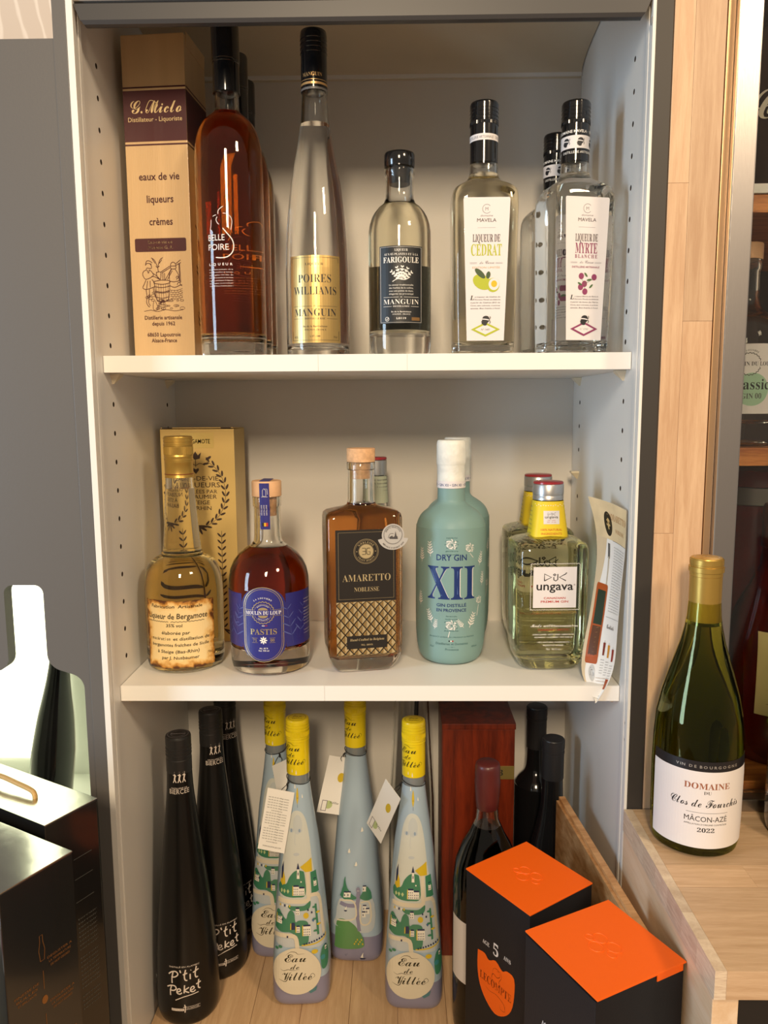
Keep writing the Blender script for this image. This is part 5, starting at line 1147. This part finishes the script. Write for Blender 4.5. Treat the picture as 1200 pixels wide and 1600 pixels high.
def hang_tag(root, ang, dx, tilt, side_):
    """card tag on a black cord round the neck"""
    loop = [(.0160*math.cos(t), .0160*math.sin(t), .3170+.0035*math.sin(t+ang)) for t in [2*PI*i/24 for i in range(25)]]
    V, F = tube(loop, .00055, 6); kx, ky = .0165*math.sin(ang), -.0165*math.cos(ang)
    V2, F2 = tube([(kx*.95, ky*.95, .315), (kx*1.15, ky*1.15, .3125), (kx*1.1, ky*1.1, .3100)], .0013, 6)
    V3, F3 = tube(catmull([(kx*1.05, ky*1.05, .313), (kx*1.25+.002, ky*1.25, .308), (kx*1.3+dx*.2, ky*1.3, .3030)], 4), .0005, 6)
    V4, F4 = tube(catmull([(kx*1.05, ky*1.05, .313), (kx*1.2-.006, ky*1.2, .306), (kx*1.3-.010, ky*1.3, .298)], 4), .0005, 6)
    V, F, I = mgroup([(V, F, 0), (V2, F2, 0), (V3, F3, 0), (V4, F4, 0)]); mk('cord', V, F, STR, root)
    o = box('tag', -.0185, .0185, -.0003, .0003, -.085, 0, WTAG, root, bev=0); o.location = (kx*1.35+dx, ky*1.42-.004, .3080); o.data.transform(Matrix.Translation((0, 0, -.0425))); o.rotation_euler = (-.10, tilt, side_)
    q = Print()
    if side_ == 0 or root is ev:
        for i in range(18): q.text('eau de vie du village ancien', -.001, -.012-i*.0036, .0016, INK, w=.028 if i % 6 != 5 else .015)
        q.text('WWW.EAUDEVILLEE.COM', 0, -.080, .0018, INK, w=.025)
    else:
        q.ell(-.004, -.072, .006, .006, MC['pale_green_enamel']); q.text('Villée', .004, -.070, .004, INK, 'bscript', w=.014); q.rect(-.014, -.082, -.006, -.066, MC['grey_ink']); q.rect(-.013, -.081, -.007, -.067, WTAG); q.ell(.006, -.030, .005, .007, yellow_paint)
    q.build('lettering', lambda x, z, l: (x, -.0003-l, z), o)
hang_tag(ev, -.9, -.0045, .17, -.1)
base_kids = [c for c in ev.children if c.name.split('.')[0] not in ('tag', 'cord')]
def eau_copy(loc, rz, label):
    r = ev.copy(); col.objects.link(r); r.location = loc; r.rotation_euler = (0, 0, rz); r['label'] = label
    for ch in base_kids:
        c = ch.copy(); col.objects.link(c); c.parent = r
        for g in ch.children: d = g.copy(); col.objects.link(d); d.parent = c
    return r
e2_ = eau_copy((.3560, .1050, Y3), -.03, 'front right painted village bottle beside the orange-topped boxes'); hang_tag(e2_, -1.35, -.006, .42, -.9)
e3_ = eau_copy((.1525, .2050, Y3), -.02, 'back left painted village bottle with cord knot and hidden tag'); hang_tag(e3_, .5, .004, -.12, .7)
e4_ = eau_copy((.2720, .1980, Y3), 3.1, 'back centre painted bottle showing the green meadow side'); hang_tag(e4_, -1.2-3.1, -.0, .25, -2.9)
for o in (ev, e2_, e3_, e4_): o['group'] = 'painted village bottles'

# ---- tall clear carafe with a dark ribbon at the back
cf = thing('carafe', 'tall clear glass carafe with black ribbon behind the right painted bottle', 'carafe', (.3560, .2450, Y3))
glass_bottle(cf, S([(0, .034), (.004, .0365), (.10, .0365), (.22, .0345), (.30, .0300), (.37, .0265), (.44, .0240), (.46, .0235)]), .6, None, base=.010, t=.0022)
V, F = tube(catmull([(.006, -.0285, .350), (.007, -.0272, .385), (.010, -.0262, .430), (.009, -.0250, .455)], 6), .0032, 10); mk('ribbon', V, F, BLACKM, cf)

# ---- mahogany case
mc = thing('wooden_case', 'upright red-stained wooden case with brass number plate against the back wall', 'case', (.3990, .1780, Y3))
bw, bd, bh = .1060, .1040, .3660
box('front_board', .001, bw-.001, -.0, .007, .0005, bh-.009, MAHO, mc, bev=.0006); box('side_board', 0, .007, .0072, bd, .0005, bh-.009, MAHO, mc); box('side_board', bw-.007, bw, .0072, bd, .0005, bh-.009, MAHO, mc)
box('back_board', .0072, bw-.0072, bd-.007, bd, .0005, bh-.009, MAHO, mc); box('lid', -.0005, bw+.0005, -.0005, bd, bh-.0088, bh, MAHO, mc, bev=.0012)
pl_ = box('number_plate', bw-.048, bw-.0015, -.0012, -.0001, bh-.084, bh-.064, mat('aged_brass', srgb('a89455'), .35, .6), mc, bev=.0003); pl_['label'] = 'aged brass number plate'
p = Print(); p.l = .0007; p.text('1953', -.0060, -.0042, .0085, INK, 'serifb', w=.026); p.build('lettering', flatmap, pl_)
# ---- wax sealed bottle and two black-topped bottles
wb = thing('brandy_bottle', 'round-shouldered dark bottle sealed with dull red wax before the wooden case', 'bottle', (.4500, .0520, Y3))
WX = S([(0, .038), (.004, .0425), (.02, .0438), (.2063, .0435), (.2333, .0400), (.2556, .0318), (.2734, .0220), (.2911, .0150), (.3122, .0132), (.3300, .0130)])
BLKL = liquid('black_brandy', (.10, .03, .02), 120)
sf = glass_bottle(wb, WX, .2830, BLKL, base=.012)
RW = mat('dull_red_wax', srgb('511d1c'), .4, coat=.1, bump=.35, bscale=70)
mk('wax_seal', *loft(S([(.3060, .0136), (.3070, .0142), (.318, .0152), (.335, .0162), (.342, .0166), (.346, .0160), (.352, .0162), (.3620, .0160), (.3660, .0152), (.3680, .0130)]), 48), RW, wb, ang=60)
p = Print(); p.rect(-.062, .080, -.030, .165, PAPER); p.build('label', Surf(WX), wb, cut=.003)
def dark_bottle(lab, loc, prof, zcap, top, r, group=None, m=None):
    t = thing('wine_bottle', lab, 'bottle', loc, 0, group); mk('body', *loft([(0, .02, .02, 2)]+smooth_secs(S(prof), 3), 56), m or BLACK, t)
    screw_cap(t, zcap, top, r, mat('black_rubber_cap', (.018, .018, .020), .38), rings=((top-.0215, top-.0175, .0006), (top-.0145, top-.002, .0008)), name='capsule'); return t
dark_bottle('taller black-capped bottle with square shoulders beside the wooden case', (.5480, .2480, Y3), [(0, .028), (.004, .0315), (.23, .0325), (.2420, .0312), (.2520, .0262), (.2600, .0195), (.2680, .0160), (.28, .0148), (.30, .0142)], .3000, .3660, .0150)
dark_bottle('shorter black-capped bottle behind the orange-topped boxes', (.5590, .1760, Y3), [(0, .028), (.004, .032), (.12, .0325), (.175, .0305), (.205, .0240), (.232, .0185), (.255, .0160), (.290, .0150)], .2860, .3460, .0158)
# ---- navy gift boxes with orange tops
NVB = mat('navy_card', srgb('15171e'), .5, spec=.35, bump=.1, bscale=600); ORG = mat('orange_card', srgb('f66600'), .5, bump=.08, bscale=500)
def age_box(lab, loc, rz, w, d, h, age, lift=0):
    t = thing('gift_box', lab, 'box', loc, rz, 'navy gift boxes with orange tops')
    box('carton', -w/2, w/2, -d/2, d/2, .0002, h, NVB, t, bev=.0008)
    lid = box('lid', -w/2-.0006, w/2+.0006+lift*.3, -d/2-.0004, d/2+.0004, h+.0003, h+.0019, ORG, t, bev=.0005, rot=(0, -lift*.25, 0)); lid.location.z += lift*.35
    if lift: box('lid_tuck', w/2+.0002, w/2+.0012, d/2-.034, d/2-.002, h-.008+lift*.5, h+.001+lift*.5, ORG, t, bev=.0003); box('lid_tongue', -.012, .018, d/2+.0003, d/2+.0022, h-.004, h+.0015, ORG, t, bev=.0003)
    fs_ = []
    for cx_, cz_, rr in ((-.009, .004, .0085), (.007, .006, .0085), (-.002, -.008, .0085), (.013, -.002, .0055), (-.015, -.004, .005)):
        fs_.append((*tube([(cx_+rr*math.cos(a)*(1-.18*a/6.3), cz_+rr*.8*math.sin(a)*(1-.18*a/6.3), .0008) for a in [i*PI/9 for i in range(19)]], .00055, 6), 0))
    V, F, I = mgroup(fs_); mk('embossed_monogram', V, F, ORG, lid)
    zt = h
    p = Print(); p.text('AGE', -.0165, zt-.0745, .0050, PAPER, 'serifb', w=.0115); p.text(age, 0, zt-.0790, .0150, PAPER, 'serifb', w=.0085*len(age)); p.text('ANS', .0165+.002*len(age), zt-.0745, .0050, PAPER, 'serifb', w=.0115)
    S0 = [(-.030, -.088), (-.0185, -.0860), (-.011, -.0905), (0, -.0845), (.011, -.0905), (.0185, -.0860), (.030, -.088), (.0305, -.110), (.026, -.130), (.015, -.1440), (0, -.1510), (-.015, -.1440), (-.026, -.130), (-.0305, -.110)]
    p.poly([(x, zt+z) for x, z in catmull(S0+[S0[0]], 3)[:-1]], ORG)
    p.text('LECOMPTE', 0, zt-.1205, .0098, NVB, 'serifb', w=.0520)
    for P, wd in (([(-.006, -.108), (-.003, -.096), (.004, -.094), (.008, -.099), (.003, -.104), (-.004, -.103), (-.006, -.110), (-.002, -.114), (.004, -.112)], .0008), ([(.002, -.097), (.008, -.094), (.010, -.100), (.006, -.108), (.010, -.112)], .0007), ([(-.022, -.124), (-.010, -.128), (.002, -.126), (.014, -.130), (.016, -.138), (.009, -.139), (.008, -.133)], .0006)): p.line([(x, zt+z) for x, z in P], wd, NVB, sm=6, taper=True)
    p.build('front_print', lambda x, z, l: (x, -d/2-l, z), t)
    return t
age_box('further orange-topped navy gift box with shield emblem, marked 5 years', (.4852, -.0572, Y3), math.radians(-54.4), .1040, .0985, .2790, '5')
age_box('nearest orange-topped navy gift box with lifted lid edge, marked 19 years', (.5265, -.2250, Y3), math.radians(-62.5), .0985, .1040, .3140, '19', .006)
# ---- pine box lid leaning beside the boxes
pb = thing('crate_panel', 'thin pine crate panel standing on edge at the right, behind the orange boxes', 'board', (.5655, .1225, Y3))
vx, vy = .5925-.5655, -.168-.1225; Lb = math.hypot(vx, vy)
o = box('board', 0, Lb, -.0085, 0, 0, .2845, PINE, pb, bev=.0006); pb.rotation_euler = (0, 0, math.atan2(vy, vx))
o = box('rabbet_strip', .002, Lb-.002, -.0125, -.0087, .004, .2800, PINE, pb, bev=.0004)
p = Print(); p.text('EST', .105, .205, .008, mat('burnt_brand', srgb('6a4224'), .7), 'serifb', w=.022); p.build('brand_mark', lambda x, z, l: (x, -.0125-l, z), pb)

# ============================================================ wine on the counter
wn = thing('wine_bottle', 'green white-wine bottle with gold capsule and white estate label on the counter', 'bottle', (.6545, -.1030, -.5235), .0)
WN = S([(0, .0390), (.003, .0430), (.010, .0447), (.035, .0454), (.085, .0458), (.1150, .0450), (.1400, .0432), (.1656, .0380), (.1850, .0325), (.2030, .0270), (.2200, .0220), (.2350, .0187), (.2460, .0170), (.262, .0160)])
GRG = glassm('olive_green_glass', (.88, .92, .50), 0, 1.5, (.52, .58, .07), 30)
WNL = liquid('white_wine', (.78, .80, .13), 9)
sf = glass_bottle(wn, WN, .2380, WNL, base=.016, t=.0030, glass=GRG)
screw_cap(wn, .2420, .3085, .0163, GOLDC, rings=((.2420, .2895, -.0003), (.2935, .2995, .0012), (.3010, .3070, .0005)), name='capsule')
p = Print(); p.circ(0, 0, .0120, .0006, SILVER); p.text('VIN', 0, -.001, .004, SILVER, 'bold', w=.008); p.build('top_print', lambda x, y, l: (x, y, .3084+l), wn)
p = Print(); p.rect(-.062, .0125, .062, .1060, PAPER)
p.rect(-.062, .0955, .062, .1062, mat('label_black_band', srgb('16151a'), .45))
q = Print(); q.l = .0004; copper_ink = mat('copper_foil_ink', srgb('b5765c'), .35, .5)
q.text('VIN DE BOURGOGNE', 0, .0992, .0028, mat('silver_ink', srgb('b0aca8'), .4, .5), 'bold', w=.064, sp=1.4)
q.text('DOMAINE', 0, .0770, .0066, copper_ink, 'serifb', w=.046); q.text('DU', 0, .0715, .0034, INK, 'serif', w=.0075); q.text('Clos de Fourchis', 0, .0575, .0095, INK, 'bscript', w=.072)
q.line([(-.020, .0515), (.022, .0515)], .0003, INK); q.text('MÂCON-AZÉ', 0, .0420, .0056, INK, w=.043); q.text('APPELLATION D’ORIGINE CONTRÔLÉE', 0, .0380, .0016, INK, w=.043); q.text('2022', 0, .0305, .0046, INK, 'serifb', w=.0170)
label_part('label', wn, Surf([(z, a+.0001, b+.0001, e) for z, a, b, e in WN]), p, q, cut=.003)
wn.rotation_euler = (0, 0, -.12)
dark_bottle('dark wine bottle cut off by the right picture edge on the counter', (.7850, -.0950, -.5235), [(0, .041), (.004, .0455), (.02, .0470), (.06, .0470), (.12, .0440), (.16, .036), (.20, .026), (.235, .0180), (.25, .0160)], .2450, .3080, .0165)

# ============================================================ inside the glass cabinet
gi = thing('gin_bottle', 'clear gin bottle with green medallion label on the middle shelf of the glass cabinet', 'bottle', (.7520, .0700, -.1080), -.05)
GI = S([(0, .044), (.004, .0485), (.03, .0490), (.118, .0490), (.135, .0462), (.148, .0380), (.1560, .0270), (.1640, .0190), (.175, .0168), (.2060, .0165), (.2080, .0180), (.2180, .0180)])
sf = glass_bottle(gi, GI, .150, CLEARL, base=.026, t=.004)
mk('stopper', *loft(S([(.2183, .0180), (.2188, .0186), (.2360, .0187), (.2372, .0178)]), 40), WST, gi)
p = Print(); p.rect(-.055, .038, .055, .1180, PAPER); p.ell(-.004, .066, .0190, .0190, mat('mint_disc', srgb('9cc0a4'), .5))
q = Print(); q.l = .0004; q.line([((.0120+(.0012 if i % 2 else 0))*math.cos(2*PI*i/44)-.008, .0950+(.0120+(.0012 if i % 2 else 0))*math.sin(2*PI*i/44)) for i in range(44)], .0010, MDK, close=True); q.rect(-.034, .0915, .022, .0985, PAPER); q.text('MOULIN DU LOUP', -.006, .0930, .0048, INK, 'serifb', w=.048); q.arc('LA LOUVIÈRE', -.008, .0950, .0150, .0018, INK, 'bold')
q.text('Classic', -.006, .0660, .0120, INK, 'serifb', w=.044); q.text('GIN 00', -.004, .0555, .0060, MDK, 'serifb', w=.022)
label_part('label', gi, sf, p, q, cut=.004)
lb_ = thing('liqueur_bottle', 'dark bottle with cream swash letter on the top shelf of the glass cabinet', 'bottle', (.7750, .0600, .1690), 0)
LBP = S([(0, .046), (.005, .050), (.16, .050), (.20, .038), (.24, .02), (.30, .016)])
mk('body', *loft([(0, .02, .02, 2)]+LBP, 56), mat('smoky_brown_glass', srgb('3a2a22'), .15, coat=.5), lb_); p = Print(); p.text('C', -.031, .085, .034, mat('cream_ink', srgb('e4dccb'), .5), 'bscript', w=.030); p.build('lettering', Surf(LBP), lb_, cut=.004)
tn = thing('gift_tin', 'tall glossy red tin with silver band behind the cognac bottle in the glass cabinet', 'tin', (.8420, .2050, -.4995), 0)
RT = mat('dark_red_tin', srgb('6a1a16'), .22, coat=.5); mk('tin_body', *loft(S([(0, .066), (.001, .067), (.305, .067), (.3055, .066)]), 64), RT, tn); mk('band', *loft(S([(.306, .0672), (.3065, .0680), (.3290, .0680), (.3295, .0672)]), 64), mat('silver_tin_band', srgb('a8a49c'), .35, .7), tn); mk('tin_lid', *loft(S([(.330, .0672), (.3305, .0680), (.3500, .0680), (.3520, .0665)]), 64), RT, tn)
cg = thing('cognac_bottle', 'dark red cognac bottle with cream label on the lowest shelf of the glass cabinet', 'bottle', (.8150, .0640, -.4995), -.1)
CG = S([(0, .048), (.004, .053), (.05, .058), (.12, .060), (.16, .058), (.19, .050), (.215, .038), (.235, .029), (.25, .025), (.29, .024), (.305, .024)])
mk('body', *loft([(0, .02, .02, 2)]+smooth_secs(CG, 2), 64), mat('deep_red_glass', srgb('4e120c'), .1, coat=.7), cg); mk('capsule', *loft(S([(.265, .0245), (.2652, .0255), (.315, .0255), (.318, .024)]), 48), mat('brown_red_capsule', srgb('5c2a20'), .4), cg)
p = Print(); p.rect(-.043, .065, .06, .168, mat('pale_yellow_label', srgb('dccb8c'), .55)); q = Print(); q.l = .0004; q.text('BORDERIES', .0, .135, .009, MC['flag_red'], 'serifb', w=.05); q.text('Fine', 0, .115, .010, INK, 'bscript', w=.03); q.text('Cognac', -.012, .082, .0065, INK, 'bital', w=.030); q.text('Premier Cru', -.012, .074, .0045, INK, 'bital', w=.028); q.line([(-.03, .080), (.01, .080)], .0004, INK)
label_part('label', cg, Surf(smooth_secs(CG, 2)), p, q, cut=.004)

# ============================================================ left: bottle in the light box, gift boxes
dw_ = dark_bottle('black wine bottle standing inside the glowing bottle-shaped opening', (-.2000, .2000, -.7310), [(0, .027), (.004, .0300), (.02, .0310), (.15, .0312), (.18, .0300), (.22, .0258), (.25, .0210), (.281, .0165), (.31, .0140), (.33, .0130)], .3300, .3800, .0138)
dw_.rotation_euler = (0, .125, 0)
GB = mat('glossy_black_card', (.012, .012, .012), .18, coat=.5, bump=.12, bscale=12); TOPB = mat('glossy_black_lid', (.55, .55, .50), .18, 1, coat=.5, bump=.30, bscale=30)
BZ = mat('bronze_print', srgb('8a5a2c'), .4, .3); SG = mat('grey_silver_print', srgb('6c706c'), .45, .3)
def gloss_box(lab, corner, ax, w, d, z0, z1):
    t = thing('gift_box', lab, 'box', (corner[0], corner[1], z0), ax, 'glossy black gift boxes')
    box('carton', -w, 0, 0, d, .0003, z1-z0-.0012, GB, t, bev=.001); box('lid', -w-.0002, .0002, -.0002, d+.0002, z1-z0-.001, z1-z0, TOPB, t, bev=.0004); return t
ZT = -.8805
# right side faces the camera: local +x is the side with the small print
L1 = gloss_box('rear glossy black gift box with gold rope handle beside the grey unit', (-.0082, -.1968, 0), math.atan2(-.0340, .0610)*1.0, .30, .0625, ZT+.0005, -.4600)
L2 = gloss_box('front glossy black gift box with bronze tasting notes at the left edge', (.0015, -.3045, 0), math.radians(-28.6), .26, .0735, ZT+.0005, -.4600)
hh = .4205
V, F = tube(catmull([(-.135, .030, hh+.004), (-.115, .0305, hh+.010), (-.085, .031, hh+.0085), (-.060, .031, hh+.0060), (-.0560, .031, hh-.002)], 8), .0026, 10); mk('rope_handle', V, F, mat('gold_rope', srgb('c9a468'), .5, .3, bump=1, bscale=900), L1)
sfx = lambda d: (lambda x, z, l: (l, x, z+.186))
p = Print()
for k, (t1, t2) in enumerate((('FINESSE DE', 'BULLES'), ('NOTES DE FRUITS', 'BLANCS'), ('ACCORDS DE LA MER', 'ET APERITIF'))):
    z = .140-k*.042
    p.line([(.036, z), (.036, z-.018)], .0005, BZ)
    for i in range(3): p.text(('DEGUSTER A', 'LA TEMPERATURE', 'DE HUIT DEGRES')[i], .054, z+.008-i*.0042, .0022, BZ, w=.026-.003*i); p.text((t1, t2, 'ET BRILLANTE')[i], .019, z-.010-i*.0042, .0022, BZ, w=.024-.003*i)
p.line([(.034, .150), (.033, .160), (.0345, .168), (.0345, .174), (.0375, .174), (.0375, .168), (.0390, .160), (.038, .150), (.034, .150)], .0005, BZ); p.ell(.036, .112, .003, .004, BZ); p.frame(.032, .062, .040, .072, .0007, BZ); p.rect(.0335, .064, .0385, .070, BZ)
for i in range(7): p.text('elevage sur lies', .050, .040-i*.0042, .0020, SG, w=.038)
p.build('side_print', sfx(0), L2)
p = Print()
for i in range(22):
    if i % 9 != 8: p.text('vin de terroir', .031, .115-i*.0048, .0022, SG, w=.046)
for z in (.135, .160, .182): p.line([(.030, z), (.052, z)], .0005, SG)
p.build('side_print', sfx(0), L1)
wc = thing('card_box', 'white card box corner at the bottom left picture edge', 'box', (-.0030, -.3460, ZT+.0005), math.radians(-22)); 
box('carton', -.12, 0, -.06, 0, 0, .3110, mat('white_card', (.82, .80, .78), .45), wc, bev=.0012); p = Print(); p.rect(-.10, -.05, -.03, -.02, MC['flag_red']); p.build('top_print', lambda x, y, l: (x, y, .311+l), wc)
